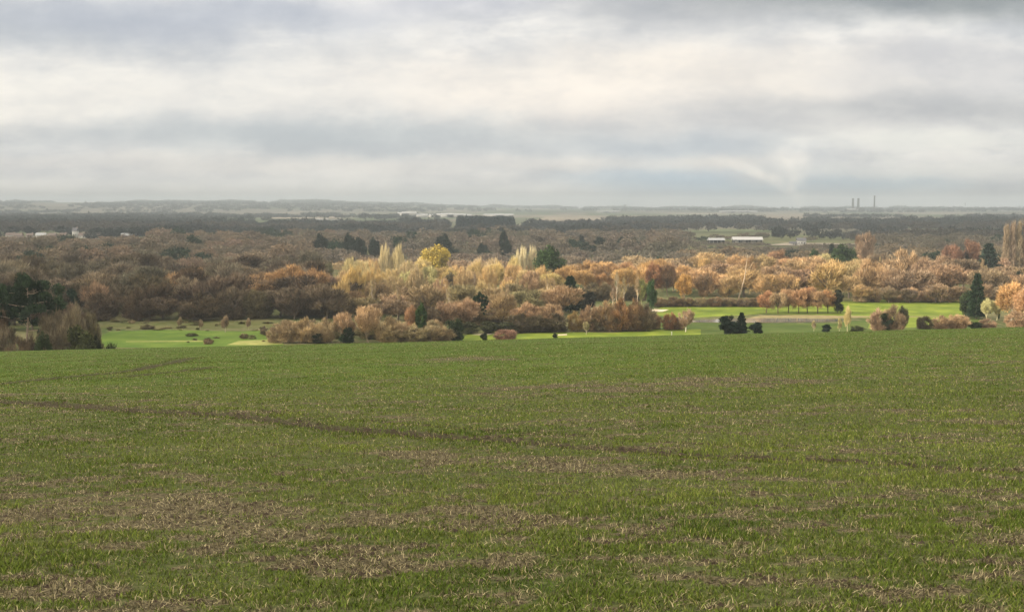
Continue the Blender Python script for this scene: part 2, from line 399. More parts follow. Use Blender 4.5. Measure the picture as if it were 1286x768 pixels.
drape('fairway', [(100, 436), (118, 424), (140, 416), (205, 414), (300, 416), (356, 414), (356, 434), (230, 437)], grassmat('shaded_turf', (.070, .125, .016), (.11, .165, .026)), .05, **S)  # turf coloured darker here to stand in for cloud shade
drape('rough_lawn', [(118, 412), (140, 406), (250, 403), (350, 404), (352, 411), (250, 413), (150, 413)], rough, .05, **S)
drape('sunlit_grass_ground', [(158, 429.5), (158, 428.4), (250, 427.5), (262, 429)], dry, .08, **S)  # sunlit streaks on the turf, laid as paler strips
drape('sunlit_grass_ground', [(285, 433), (300, 428), (352, 426.3), (356, 432), (330, 433.5)], dry, .08, **S)
drape('fairway', [(560, 432), (590, 419), (640, 420), (690, 416.5), (770, 418), (815, 414), (880, 413.5), (880, 422), (700, 428)], fair, .05, **S)
drape('fairway', [(812, 396), (830, 386), (960, 379.5), (1060, 378), (1145, 376), (1210, 377), (1222, 396), (1150, 403), (1060, 398), (960, 394), (870, 399)], fair, .05, **S)
drape('lower_lawn', [(800, 418), (812, 405), (880, 405), (960, 406), (1050, 406), (1110, 399.5), (1230, 398), (1250, 412), (1100, 418), (900, 421)], grassmat('lower_turf', (.06, .095, .02), (.095, .125, .03)), .045, **S)
drape('fairway', [(1092, 406), (1120, 402), (1160, 400), (1200, 400), (1200, 410), (1090, 412)], fair, .055, **S)
drape('pond_bank_ground', [(930, 401), (955, 396.2), (1010, 395.4), (1060, 396.5), (1100, 397), (1180, 397), (1180, 397.8), (1090, 398.8), (1040, 400.5)], reed, .07, **S)
wat = mat('pond_water', (.20, .205, .18), .06, .5)
bpw = N(wat, 'ShaderNodeBump'); bpw.inputs['Strength'].default_value = .05; bpw.inputs['Distance'].default_value = .05
L(wat, noise(wat, 2.2, 2), bpw.inputs['Height']); L(wat, bpw.outputs[0], wat.node_tree.nodes['Principled BSDF'].inputs['Normal'])
drape('pond_water', [(862, 404.6), (872, 402.2), (905, 400.6), (955, 399.6), (1000, 399.6), (1050, 401), (1060, 402.6), (1035, 404.4), (950, 405.2)], wat, .10, **S)
drape('sand_bunker_ground', [(812, 391.2), (822, 388.2), (840, 389), (832, 391.6)], sand, .09, **S)
drape('sand_bunker_ground', [(657, 416.8), (672, 415.6), (692, 415.9), (690, 416.9)], sand, .11, **S)
drape('sand_bunker_ground', [(694, 420.6), (712, 419.6), (712, 420.9), (700, 421.4)], sand, .11, **S)
drape('sand_bunker_ground', [(592, 420.4), (606, 419.4), (622, 419.6), (608, 421)], sand, .11, **S)
drape('pale_field_ground', [(1172, 358), (1185, 353.5), (1232, 353), (1240, 357.5)], rough, .1, **S)
farm = grassmat('far_stubble_field', (.21, .185, .145), (.27, .235, .18), .004)
farg = grassmat('far_pasture', (.12, .15, .07), (.19, .19, .10), .004)
drape('pale_field_ground', [(650, 283), (690, 271.5), (1010, 270), (1080, 274), (1000, 280), (870, 284)], farm, 1.0, **S)
drape('pasture_field_ground', [(-60, 305.5), (-60, 300.5), (110, 300.5), (112, 303)], farg, 1.0, **S)
drape('pale_field_ground', [(960, 308), (990, 305), (1090, 306), (1100, 311)], farm, .6, **S)
drape('pale_field_ground', [(0, 277), (10, 273), (160, 272), (200, 276)], farm, 1.2, **S)
drape('pale_field_ground', [(330, 275), (350, 270.5), (420, 271), (430, 275)], farm, 1.2, **S)
drape('pasture_field_ground', [(850, 292), (900, 288), (1000, 289), (1010, 292)], farg, 1.0, **S)

# ------------------------------------------------------------------ trees: prototypes of unit height and unit width
def tube(path, radii, seg=6):
    path = np.asarray(path, float); V = []; F = []
    for i, p in enumerate(path):
        t = path[min(i + 1, len(path) - 1)] - path[max(i - 1, 0)]; t = t / (np.linalg.norm(t) + 1e-9)
        a = np.cross(t, (0, 1, .01) if abs(t[1]) < .9 else (1, 0, 0)); a /= np.linalg.norm(a); b = np.cross(t, a)
        for k in range(seg):
            g = 2 * math.pi * k / seg; V.append(p + radii[i] * (math.cos(g) * a + math.sin(g) * b))
    for i in range(len(path) - 1):
        for k in range(seg):
            q = i * seg + k; r_ = i * seg + (k + 1) % seg; F.append((q, r_, r_ + seg)); F.append((q, r_ + seg, q + seg))
    return np.array(V), np.array(F)
def cat(parts):
    V = []; F = []; o = 0
    for v, f in parts: V.append(v); F.append(f + o); o += len(v)
    return np.concatenate(V), np.concatenate(F)
def unit(a): return a / (np.linalg.norm(a, axis=1, keepdims=True) + 1e-9)
def slivers(P, D, Ln, Wd, r):
    D = unit(D); side = unit(np.cross(D, r.normal(size=P.shape)))
    a = P - side * Wd[:, None] / 2; b = P + side * Wd[:, None] / 2; c = P + D * Ln[:, None]
    V = np.stack([a, b, c], 1).reshape(-1, 3); return V, np.arange(len(V)).reshape(-1, 3)
def ball(n, r, shell=.5):
    d = unit(r.normal(size=(n, 3))); return d * (r.random((n, 1)) ** shell)
def make_proto(kind, seed):
    """returns crown (V,F,brightness) and trunk (V,F), in a unit box: height 1, diameter about 1."""
    r = np.random.default_rng(seed); T = []; C = []; C_b = []
    def clumps(centres, rads, n, Ln, Wd, up, out, jit, flat=1.0, org=(0, 0, .25)):
        rads = np.asarray(rads); wts = rads ** 2; wts = wts / wts.sum()
        k = r.choice(len(centres), n, p=wts); c = np.asarray(centres)[k]; rr = rads[k][:, None]
        BR = (.52 + .80 * r.random(len(centres)))[k]; C_b.append(BR)
        P = c + ball(n, r, .45) * rr * np.array([1, 1, flat])
        D = unit(P - np.array(org)) * out + np.array([0, 0, up]) + r.normal(size=(n, 3)) * jit + unit(P - c) * out * .5
        C.append(slivers(P, D, Ln * (.5 + r.random(n)), Wd * (.6 + .8 * r.random(n)), r))
    def limb(a, b, ra, rb, bend=.05):
        a = np.array(a, float); b = np.array(b, float); m_ = (a + b) / 2 + r.normal(size=3) * bend * np.linalg.norm(b - a)
        T.append(tube([a, m_, b], [ra, (ra + rb) / 2, rb], 5))
    if kind == 'stem':
        T.append(tube([(0, 0, -.02), (.02, .01, .4), (.01, -.01, .8), (.03, 0, .98)], [.055, .042, .024, .006], 6))
        cen = []
        for i in range(16):
            z0 = .3 + .6 * i / 16; a = r.random() * 6.28; q = .42 * (1.05 - z0); e = (math.cos(a) * q, math.sin(a) * q, z0 + .17)
            limb((.01, 0, z0), e, .018, .004); cen.append(e)
        clumps(np.array(cen), np.full(16, .10), 900, .10, .02, .5, .5, .5)
    if kind in ('round', 'wide', 'vase', 'bush', 'birch'):
        zc = {'round': .58, 'wide': .52, 'vase': .62, 'bush': .44, 'birch': .58}[kind]
        rz = {'round': .40, 'wide': .42, 'vase': .36, 'bush': .46, 'birch': .42}[kind]
        rx = {'round': .38, 'wide': .41, 'vase': .38, 'bush': .42, 'birch': .34}[kind]
        nC = 34; cen = []
        for i in range(nC):
            d = unit(r.normal(size=(1, 3)))[0] * (.45 + .5 * r.random() ** .5); cen.append((d[0] * rx, d[1] * rx, zc + d[2] * rz * .86))
        cen = np.array(cen); cen[:, 2] = np.maximum(cen[:, 2], .12 if kind == 'bush' else .26)
        rad = .06 + .085 * r.random(nC)
        base = .1 if kind != 'bush' else .02
        zf = .36 if kind not in ('vase', 'bush') else .16
        lean = r.normal(size=2) * .03
        T.append(tube([(0, 0, -.02), (lean[0] * .5, lean[1] * .5, zf * .5), (lean[0], lean[1], zf)], [.024, .019, .015], 7))
        for c in cen[::2]: limb((lean[0], lean[1], zf * (.7 + .3 * r.random())), c * [1, 1, 1] + [0, 0, .02], .011, .003)
        for c in cen: 
            j = r.integers(nC); limb(cen[j] * .6 + np.array([0, 0, zf]) * .4, c, .005, .0018)
        clumps(cen, rad, 4600, .085, .014, .55 if kind != 'birch' else -.1, .6, .38)
        clumps(cen * [.8, .8, .95], rad * 1.25, 700, .13, .014, .7, .5, .35)
        if kind == 'bush': clumps(np.c_[ball(14, r) * [.4, .4, 0]] + [0, 0, .14], np.full(14, .12), 1800, .14, .012, .7, .3, .4)
    elif kind == 'willow':
        n = 34; a = r.random(n) * 6.283; q = .40 * r.random(n) ** .5
        topz = .98 - .30 * (q / .4) ** 2 - .22 * r.random(n)
        for i in range(n):
            bx, by = q[i] * math.cos(a[i]), q[i] * math.sin(a[i])
            limb((bx * .25, by * .25, .12), (bx, by, topz[i] * .85), .009, .002, .03)
            m_ = 240; z = r.random(m_) ** .8 * (topz[i] - .16) + .14
            wr = .055 * (1 - .35 * z / topz[i])
            P = np.c_[bx * (.45 + .6 * z) + r.normal(size=m_) * wr * .6, by * (.45 + .6 * z) + r.normal(size=m_) * wr * .6, z]
            C.append(slivers(P, np.c_[r.normal(size=(m_, 2)) * .16, np.ones(m_)] + np.array([bx, by, 0]) * .6, .14 * (.5 + r.random(m_)), np.full(m_, .011), r))
        T.append(tube([(0, 0, -.02), (0, 0, .12), (.01, 0, .3)], [.04, .032, .02], 7))
    elif kind == 'poplar':
        n = 26
        T.append(tube([(0, 0, -.02), (0, 0, .5), (0, 0, .97)], [.045, .025, .006], 6))
        for i in range(n):
            z0 = .08 + .75 * i / n; a = r.random() * 6.28; q = .36 * (1 - z0 * .55)
            e = np.array([math.cos(a) * q, math.sin(a) * q, min(z0 + .26, 1)]); limb((0, 0, z0), e, .014, .004)
            m_ = 190; t = r.random(m_)[:, None]
            P = np.array([0, 0, z0]) * (1 - t) + e * t + r.normal(size=(m_, 3)) * [.10, .10, .03]
            C.append(slivers(P, np.c_[r.normal(size=(m_, 2)) * .3, np.ones(m_)], .075 * (.5 + r.random(m_)), np.full(m_, .026), r))
    elif kind in ('evergreen', 'darkbush'):
        nC = 30; zc, rz = (.55, .42) if kind == 'evergreen' else (.46, .48)
        d = unit(r.normal(size=(nC, 3))) * (.5 + .45 * r.random((nC, 1)) ** .5)
        cen = d * [.37, .37, rz * .85] + [0, 0, zc]; cen[:, 2] = np.maximum(cen[:, 2], .18 if kind == 'evergreen' else .08)
        rad = .09 + .07 * r.random(nC)
        T.append(tube([(0, 0, -.02), (0, 0, .3), (.02, 0, .6)], [.032, .022, .01], 7))
        for c in cen[::3]: limb((0, 0, .25), c, .01, .003)
        clumps(cen, rad, 5600, .040, .030, .15, .5, .9, org=(0, 0, zc)); clumps(cen * [.55, .55, 1], rad * 1.2, 1200, .05, .05, .1, .4, .9, org=(0, 0, zc))
    elif kind == 'conifer':
        T.append(tube([(0, 0, -.02), (0, 0, .5), (0, 0, .97)], [.03, .018, .004], 6))
        n = 6500; z = .06 + .92 * r.random(n) ** 1.25; a = r.random(n) * 6.283
        lay = .78 + .22 * np.sin(z * 48 + 1.4 * np.sin(a * 3)) ; lob = .76 + .24 * np.sin(a * 3 + z * 14) * np.sin(z * 21 + 2)
        q = .50 * (1 - z) ** .55 * lay * lob * (r.random(n) ** .28)
        P = np.c_[q * np.cos(a), q * np.sin(a), z]
        C.append(slivers(P, np.c_[np.cos(a), np.sin(a), np.full(n, -.05)] + r.normal(size=(n, 3)) * .5, .05 * (.5 + r.random(n)), np.full(n, .032), r))
    elif kind == 'pine':
        T.append(tube([(0, 0, -.02), (.015, 0, .25), (.05, 0, .5), (.06, 0, .86)], [.022, .019, .014, .006], 8))
        pl = [(.02, 0, .93, .2), (.22, .1, .86, .2), (-.2, -.05, .84, .2), (.36, 0, .75, .15), (-.33, .1, .72, .17), (.1, .25, .74, .2), (0, -.25, .76, .2),
              (.27, -.18, .64, .16), (-.18, .12, .62, .15), (.36, .15, .55, .12), (.2, 0, .50, .12), (-.38, -.1, .60, .10), (.40, -.05, .46, .08)]
        pl += [(-.05, .2, .86, .16), (.12, -.2, .90, .14), (-.3, -.2, .78, .14), (.3, .25, .66, .15), (.05, .1, .66, .2), (-.05, -.2, .58, .14), (.3, -.1, .38, .10), (.44, .1, .64, .1), (-.1, .2, .5, .12)]
        for (px, py, pz, pr) in pl: limb((.05, 0, pz - .06), (px, py, pz - .03), .006, .002)
        cen = []; rad = []
        for (px, py, pz, pr) in pl:
            for _ in range(5):
                o = r.normal(size=2) * pr * .42; cen.append((px + o[0], py + o[1], pz + r.normal() * .012)); rad.append(pr * (.36 + .2 * r.random()))
        clumps(cen, rad, 17000, .028, .018, .5, .3, .8, flat=.62)
    cv, cf = cat(C); tv, tf = cat(T)
    br = np.concatenate(C_b) if sum(map(len, C_b)) == len(cf) else np.repeat(.75 + .5 * r.random(len(cf) // 10 + 1), 10)[:len(cf)]
    return cv, cf, tv, tf, br
PROTO = {}
def proto(kind, i):
    if (kind, i) not in PROTO:
        cv, cf, tv, tf, br = make_proto(kind, 100 + 7 * i + sum(map(ord, kind)))
        r = np.random.default_rng(i)
        b = np.repeat(br * (.7 + .6 * r.random(len(cf))), 3)
        cm = mesh_np(kind + '_crown', cv, cf, {'b': b}); cm.materials.append(M_CROWN)
        tm = mesh_np(kind + '_trunk', tv, tf, None, True); tm.materials.append(M_BARK)
        PROTO[kind, i] = (cm, tm, cv, cf, tv, tf)
    return PROTO[kind, i]
M_CROWN = mat('twigs_and_leaves', spec=.03)
b_ = M_CROWN.node_tree.nodes['Principled BSDF']
L(M_CROWN, mixrgb(M_CROWN, 1.0, N(M_CROWN, 'ShaderNodeObjectInfo').outputs['Color'], N(M_CROWN, 'ShaderNodeAttribute', attribute_name='b').outputs['Fac'], 'MULTIPLY'), b_.inputs['Base Color'])
M_BARK = mat('bark', spec=.05)
b_ = M_BARK.node_tree.nodes['Principled BSDF']
oc = N(M_BARK, 'ShaderNodeObjectInfo').outputs['Color']
L(M_BARK, mixrgb(M_BARK, math_(M_BARK, 'MULTIPLY', ramp(M_BARK, noise(M_BARK, 3, 3), .5, .7), .35), oc, (.05, .04, .03)), b_.inputs['Base Color'])
M_STUFF = mat('wood_mass', spec=.03)
L(M_STUFF, N(M_STUFF, 'ShaderNodeAttribute', attribute_name='Col').outputs['Color'], M_STUFF.node_tree.nodes['Principled BSDF'].inputs['Base Color'])

NVAR = dict(stem=3, round=4, wide=3, vase=2, bush=3, birch=1, willow=3, poplar=1, evergreen=3, darkbush=3, conifer=2, pine=1)
BARK = (.16, .13, .10)
cnt = {}
def tree(kind, u, vt, vb, wpx, color, name, label, catg, group=None, bark=BARK, d=None, var=None, sink=0.0):
    """stands on the valley floor at the bearing u, at the distance where its foot shows at height vb."""
    rx, rz = ray(u, vb)
    if d is None: d = -42.0 / rz
    x = rx * d; z0 = float(terrain(x, d))
    H = EYE + ray(u, vt)[1] * d - z0; W = wpx / FPX * d * (1.22 if kind == 'conifer' else 1)
    i = int(rng.integers(NVAR[kind])) if var is None else var
    cm, tm = proto(kind, i)[:2]
    o = thing(name, label, catg, (x, d, z0 - sink), rng.random() * 6.283 if kind != 'pine' else 0, group)
    o.scale = (W, W, H)
    if color[0] > color[1]:
        k_ = min(1.0, 1.45 / (color[0] / color[1])); color = (color[0] * .96 * k_ ** .5, color[1] * .97, color[2] * .90)
    c = link('crown', cm, None, o); c.color = (*color, 1)
    t = link('trunk', tm, None, o); t.color = (*bark, 1)
    cnt[name] = cnt.get(name, 0) + 1
    return o
# plain colours of winter twigs
DB = (.13, .10, .07); GB = (.19, .16, .125); OR = (.46, .27, .13); GO = (.62, .46, .23); TAN = (.46, .34, .20); PK = (.29, .205, .135)
RD = (.34, .14, .085); OL = (.20, .18, .085); DG = (.022, .042, .022); MG = (.045, .080, .028); PALE = (.62, .56, .44)
def jit(c, a=.14):
    k = 1 + rng.normal() * a * .6; q = rng.normal(size=3) * a * .25
    return tuple(float(np.clip(v * k * (1 + q[i]), .01, .9)) for i, v in enumerate(c))

bt, et = 'bare_tree', 'evergreen_tree'
# --- left clump beside the field edge
tree('pine', 32, 345, 432, 84, (.034, .055, .028), 'pine_tree', 'tall dark pine with pale trunk and layered crown at the field edge', 'pine tree', bark=(.42, .33, .25), d=318)
tree('pine', -22, 350, 430, 80, (.034, .055, .028), 'pine_tree', 'dark pine cut off by the frame beside the tall layered pine', 'pine tree', bark=(.3, .24, .18), d=330)
for u, vt, w_, c, lab in [(8, 404, 46, (.22, .18, .125), 'greyish brown bare shrub under the dark pines'), (45, 408, 44, DB, 'brown bare shrub at the foot of the pale pine trunk'),
                         (72, 394, 50, (.20, .165, .115), 'grey brown bare shrub between the pine trunk and the ivy bush'), (97, 376, 40, (.23, .19, .13), 'upright bare tree in front of the dark wood beside the pine'),
                         (112, 392, 44, (.17, .15, .08), 'olive bare shrub at the right end of the pine clump'), (-20, 402, 44, DB, 'brown shrub cut off by the frame under the pines'),
                         (24, 418, 40, (.2, .15, .1), 'low brown bramble below the pale pine trunk')]:
    tree('bush' if u != 97 else 'round', u, vt, 441, w_, c, 'bare_shrub', lab, 'shrub', d=306 + rng.random() * 14)
tree('darkbush', 55, 412, 441, 26, (.05, .07, .03), 'evergreen_bush', 'dark ivy covered bush below the tall pine', 'bush', d=296)
tree('darkbush', 100, 404, 441, 46, (.075, .085, .035), 'evergreen_bush', 'broad olive green bush at the foot of the upright bare tree', 'bush', d=298)
tree('darkbush', 122, 416, 440, 12, (.03, .035, .02), 'evergreen_bush', 'narrow dark ivy stump at the right end of the clump', 'bush', d=300)
tree('bush', 140, 427, 440, 50, (.07, .09, .035), 'bare_shrub', 'low dark green bramble spreading onto the left fairway', 'shrub', d=303)

# --- woods on the left behind the fairway: rows of bare trees, the big ones first
for u, vt, vb, w_, c, lab in [(205, 336, 384, 70, (.38, .24, .14), 'wide tan bare tree rising above the dark left wood'), (250, 334, 376, 30, OR, 'small bright orange tree in the left wood'),
                             (330, 338, 386, 60, (.38, .25, .15), 'tan bare tree between the two orange trees of the left wood'), (362, 330, 384, 66, (.46, .25, .125), 'large orange topped tree left of the willows'),
                             (395, 334, 382, 46, (.42, .24, .13), 'orange tree touching the left end of the willows'), (120, 350, 398, 40, (.33, .22, .15), 'pinkish brown tree rising beside the dark pine'),
                             (285, 340, 380, 44, (.36, .24, .15), 'brown tree with pale tips right of the small orange tree')]:
    tree('wide', u, vt, vb, w_, c, bt, lab, 'tree')
for u, vt, vb, w_, lab in [(362, 351, 386, 18, 'dark evergreen standing below the large orange topped tree'), (255, 357, 388, 14, 'small dark evergreen below the small orange tree'),
                          (180, 352, 390, 14, 'dark ivy clad tree in the left wood'), (90, 358, 400, 22, 'dark evergreen behind the pine clump')]:
    tree('darkbush', u, vt, vb, w_, DG, 'evergreen_bush', lab, 'bush')
for u, vt, w_, c, lab in [(66, 388, 36, (.18, .145, .10), 'dark brown bare tree right of the pale pine trunk'), (116, 388, 28, (.20, .17, .11), 'small ragged bare tree at the end of the pine clump'), (-4, 384, 40, (.2, .14, .09), 'dark bare tree behind the left pine at the frame edge')]:
    tree('round', u, vt, 441, w_, c, 'bare_shrub', lab, 'shrub', d=312 + rng.random() * 8)
G = 'brown bare trees of the left wood'
def fill(ulo, uhi, v0, v1, stepv, stepm, hpx_m, colf, kindf, name, label, catg, group, bark=BARK, wmul=1.35):
    v = v0
    while v > v1:
        d0 = -42.0 / ray(643, v)[1]; du = stepm / d0 * FPX; u = ulo + rng.random() * du
        while u < uhi:
            vb = v + (rng.random() - .5) * stepv; d1 = -42.0 / ray(u, vb)[1]
            H = hpx_m * (.75 + .5 * rng.random()); W = stepm * wmul * (.8 + .5 * rng.random())
            vt = vb - H / d1 * FPX
            tree(kindf(u, vb), u, vt, vb, W / d1 * FPX, jit(colf(u, vb)), name, label, catg, group, bark)
            u += du * (.75 + .5 * rng.random())
        v -= stepv
pick = lambda *a: (lambda u, v: a[int(rng.integers(len(a)))])
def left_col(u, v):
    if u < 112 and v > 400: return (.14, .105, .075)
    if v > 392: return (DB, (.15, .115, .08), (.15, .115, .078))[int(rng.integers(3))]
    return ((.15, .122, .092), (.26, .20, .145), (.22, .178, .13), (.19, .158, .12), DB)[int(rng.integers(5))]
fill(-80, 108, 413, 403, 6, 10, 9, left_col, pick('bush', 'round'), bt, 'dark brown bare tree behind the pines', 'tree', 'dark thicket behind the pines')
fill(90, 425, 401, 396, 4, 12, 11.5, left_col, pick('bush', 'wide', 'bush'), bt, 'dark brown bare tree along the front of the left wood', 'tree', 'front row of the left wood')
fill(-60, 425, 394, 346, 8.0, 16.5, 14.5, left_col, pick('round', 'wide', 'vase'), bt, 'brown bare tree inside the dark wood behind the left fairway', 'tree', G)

# --- tan scrub right of the left fairway
for u, vt, w_, c, k, lab in [(362, 399, 34, (.40, .30, .19), 'bush', 'tan leafless shrub at the left end of the scrub row'), (385, 395, 38, TAN, 'bush', 'tan leafless shrub behind the small dark bush'),
                            (408, 396, 38, (.42, .32, .2), 'bush', 'tan leafless shrub left of the round dark holly bush'), (432, 391, 36, (.42, .29, .19), 'vase', 'pinkish upright shrub behind the round dark bush'),
                            (462, 383, 46, (.50, .35, .22), 'vase', 'tallest fan shaped tree of the scrub row'), (488, 395, 40, TAN, 'bush', 'tan shrub right of the fan shaped tree'),
                            (505, 400, 30, (.42, .31, .2), 'bush', 'small tan shrub beside the orange cone shaped tree'), (545, 404, 34, (.34, .27, .17), 'bush', 'grey tan shrub left of the big dark bush'),
                            (345, 408, 26, (.38, .29, .19), 'bush', 'low tan shrub touching the bright yellow grass')]:
    tree(k, u, vt, 430, w_, c, 'bare_shrub', lab, 'shrub', bark=(.42, .34, .24))
tree('darkbush', 436, 407, 431, 27, (.025, .04, .022), 'evergreen_bush', 'round dark holly bush below the fan shaped tree', 'bush')
tree('darkbush', 399, 417, 431, 21, (.04, .05, .028), 'evergreen_bush', 'low dark bush in the tan scrub row', 'bush')
tree('darkbush', 517, 412, 430, 15, (.04, .04, .03), 'evergreen_bush', 'small dark bush at the foot of the orange cone tree', 'bush')
tree('round', 517, 383, 424, 22, (.48, .25, .15), bt, 'narrow orange tree beside the slim conifer', 'tree')
tree('evergreen', 529, 378, 426, 19, MG, 'conifer_tree', 'slim green conifer right of the narrow orange tree', 'conifer')
tree('darkbush', 571, 398, 428, 36, (.035, .05, .026), 'evergreen_bush', 'big dark green bush standing alone at the field edge', 'bush')
tree('pine', 602, 367, 410, 20, (.028, .05, .026), 'pine_tree', 'small dark topped pine behind the big dark bush', 'pine tree', bark=(.1, .08, .06))
tree('bush', 634, 412, 427, 36, (.40, .21, .16), 'bare_shrub', 'low reddish shrub right of the bright grass gap', 'shrub')
tree('darkbush', 608, 417, 428, 12, (.03, .04, .02), 'evergreen_bush', 'small dark shrub left of the reddish shrub', 'bush')
for u, vt, w_, lab in [(588, 403, 34, 'dark green hedge bush right of the big dark bush'), (614, 402, 34, 'dark green hedge bush behind the reddish shrub'), (637, 403, 34, 'dark hedge bush at the left of the long dark hedge')]:
    tree('darkbush', u, vt, 419, w_, (.06, .065, .035), 'evergreen_bush', lab, 'bush')
for u, vt, vb, w_, c, lab in [(560, 378, 414, 42, (.38, .25, .17), 'pinkish brown tree behind the big dark bush'), (585, 372, 412, 44, (.42, .27, .18), 'pink tinted round tree left of the small pine'),
                             (632, 366, 410, 46, (.44, .32, .19), 'tan round tree right of the small pine'), (545, 384, 416, 30, DB, 'dark brown tree right of the slim conifer'),
                             (500, 376, 402, 50, (.26, .19, .13), 'dark purplish brown thicket below the willows'), (478, 380, 402, 40, (.28, .2, .14), 'brown thicket above the fan shaped tree'),
                             (660, 378, 413, 50, (.44, .28, .18), 'pinkish rounded tree at the left of the dark hedge'), (692, 380, 414, 44, (.40, .27, .17), 'brown rounded tree above the middle of the dark hedge')]:
    tree('round', u, vt, vb, w_, c, bt, lab, 'tree')
for u, w_, lab in [(652, 30, 'left part of the dark hedge behind the sand bunker'), (675, 32, 'middle bush of the dark hedge behind the sand bunker'), (698, 32, 'right bush of the dark hedge beside the yellow brown tree')]:
    tree('bush', u, 391, 417, w_ + 8, (.11, .09, .06), 'bare_shrub', lab, 'shrub')
# --- big brown block in the middle
for u, vt, w_, c, lab in [(722, 388, 26, (.40, .28, .13), 'yellow brown rounded shrub at the left of the brown thicket'), (742, 378, 38, (.30, .20, .13), 'brown tree behind the yellow brown rounded shrub'),
                         (762, 371, 40, (.33, .22, .13), 'brown tree with pale stems inside the thicket'), (780, 370, 40, (.40, .19, .10), 'rust red tree in the middle of the brown thicket'),
                         (797, 371, 38, (.34, .20, .12), 'brown tree right of the rust red one'), (812, 378, 30, (.22, .17, .12), 'dark tree at the right end of the brown thicket'),
                         (750, 392, 34, (.2, .17, .11), 'olive shrub at the foot of the brown thicket'), (775, 392, 36, (.22, .18, .11), 'grey brown shrub at the foot of the rust red tree'), (800, 392, 34, (.24, .17, .11), 'dark brown shrub below the thicket right end')]:
    tree('bush', u, vt, 415.5, w_, c, 'bare_shrub', lab, 'shrub', bark=(.4, .33, .25))
tree('vase', 736, 403, 420, 10, (.35, .3, .18), bt, 'tiny tree with a pale trunk in front of the brown thicket', 'tree', bark=(.6, .52, .42))
tree('darkbush', 697, 418, 424.5, 10, (.025, .035, .02), 'evergreen_bush', 'tiny dark bush alone on the grass by the bunker', 'bush')
tree('bush', 664.5, 411, 416.6, 4.5, (.5, .5, .5), 'bare_shrub', 'tiny pale grey tuft on the bunker rim before the dark hedge', 'shrub')

# --- golden willow belt
GW = 'golden willows of the sunlit belt'
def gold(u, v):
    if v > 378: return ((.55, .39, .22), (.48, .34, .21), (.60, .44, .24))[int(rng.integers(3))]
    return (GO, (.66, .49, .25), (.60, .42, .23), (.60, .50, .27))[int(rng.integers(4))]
for u, vt, vb, w_, c, lab in [(484, 306, 366, 24, (.74, .62, .40), 'pale straw coloured poplar fan, left of the pair'), (499, 305, 366, 24, (.74, .62, .38), 'pale straw coloured poplar fan, right of the pair'),
                             (655, 309, 360, 28, (.76, .66, .46), 'pale upright willow left of the big evergreen'), (670, 307, 360, 20, (.78, .67, .46), 'pale feathery willow touching the big evergreen'),
                             (598, 322, 362, 34, (.68, .52, .34), 'buff willow with a flat top in the middle of the belt'), (620, 324, 364, 32, (.66, .52, .34), 'buff willow right of the flat topped one'),
                             (445, 333, 384, 44, (.64, .46, .20), 'yellow orange willow at the left end of the belt'), (430, 350, 392, 34, (.58, .42, .2), 'low yellow willow at the lower left of the belt'),
                             (470, 335, 382, 34, (.64, .46, .22), 'second yellow orange willow from the left end')]:
    tree('willow', u, vt, vb, w_, c, 'willow_tree', lab, 'willow', bark=(.5, .4, .28))
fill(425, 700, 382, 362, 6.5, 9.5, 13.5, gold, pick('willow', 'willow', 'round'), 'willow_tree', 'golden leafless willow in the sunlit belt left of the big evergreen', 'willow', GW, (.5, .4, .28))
fill(462, 560, 429, 414, 5, 7.5, 5.2, lambda u, v: ((.38, .29, .18), (.32, .25, .155), (.28, .23, .14))[int(rng.integers(3))], pick('bush'), 'bare_shrub', 'tan leafless shrub in the dense scrub left of the big dark bush', 'shrub', 'dense scrub left of the big dark bush')
fill(350, 470, 424, 412, 6, 8, 4.6, lambda u, v: ((.38, .29, .18), (.34, .26, .16), (.26, .23, .13))[int(rng.integers(3))], pick('bush'), 'bare_shrub', 'tan leafless shrub behind the round dark holly bush', 'shrub', 'dense scrub behind the holly bush')
fill(545, 645, 407, 400, 4, 9, 7, lambda u, v: ((.34, .25, .16), (.28, .21, .13), (.36, .24, .16))[int(rng.integers(3))], pick('bush', 'bush', 'round'), bt, 'low brown bare tree in the scrub behind the big dark bush', 'tree', 'scrub behind the big dark bush')
fill(425, 715, 396, 384, 6, 12, 10, lambda u, v: ((.40, .29, .18), (.34, .25, .16), (.42, .28, .18), (.28, .22, .13))[int(rng.integers(4))], pick('round', 'vase', 'bush'), bt, 'brown bare tree in the thicket below the golden willows', 'tree', 'thicket below the willows')
tree('evergreen', 546, 305, 350, 46, (.55, .42, .10), 'yellow_tree', 'round yellow leaved tree rising above the willows', 'tree')
tree('evergreen', 691, 305, 362, 48, (.05, .085, .03), et, 'large green evergreen towering over the willow belt', 'tree')
tree('conifer', 716, 346, 392, 34, (.022, .042, .02), 'conifer_tree', 'dark broad conifer below the big evergreen', 'conifer')
tree('darkbush', 737, 362, 392, 30, (.05, .05, .035), 'evergreen_bush', 'dark thicket right of the broad conifer', 'bush')
tree('darkbush', 412, 328, 352, 20, (.16, .15, .08), 'evergreen_bush', 'olive round bush above the left willows', 'bush')
tree('evergreen', 565, 340, 378, 24, (.14, .12, .08), et, 'dim brown green tree inside the golden willow belt', 'tree')
tree('darkbush', 491, 366, 386, 12, (.03, .06, .03), 'evergreen_bush', 'small green bush at the foot of the willow belt', 'bush')
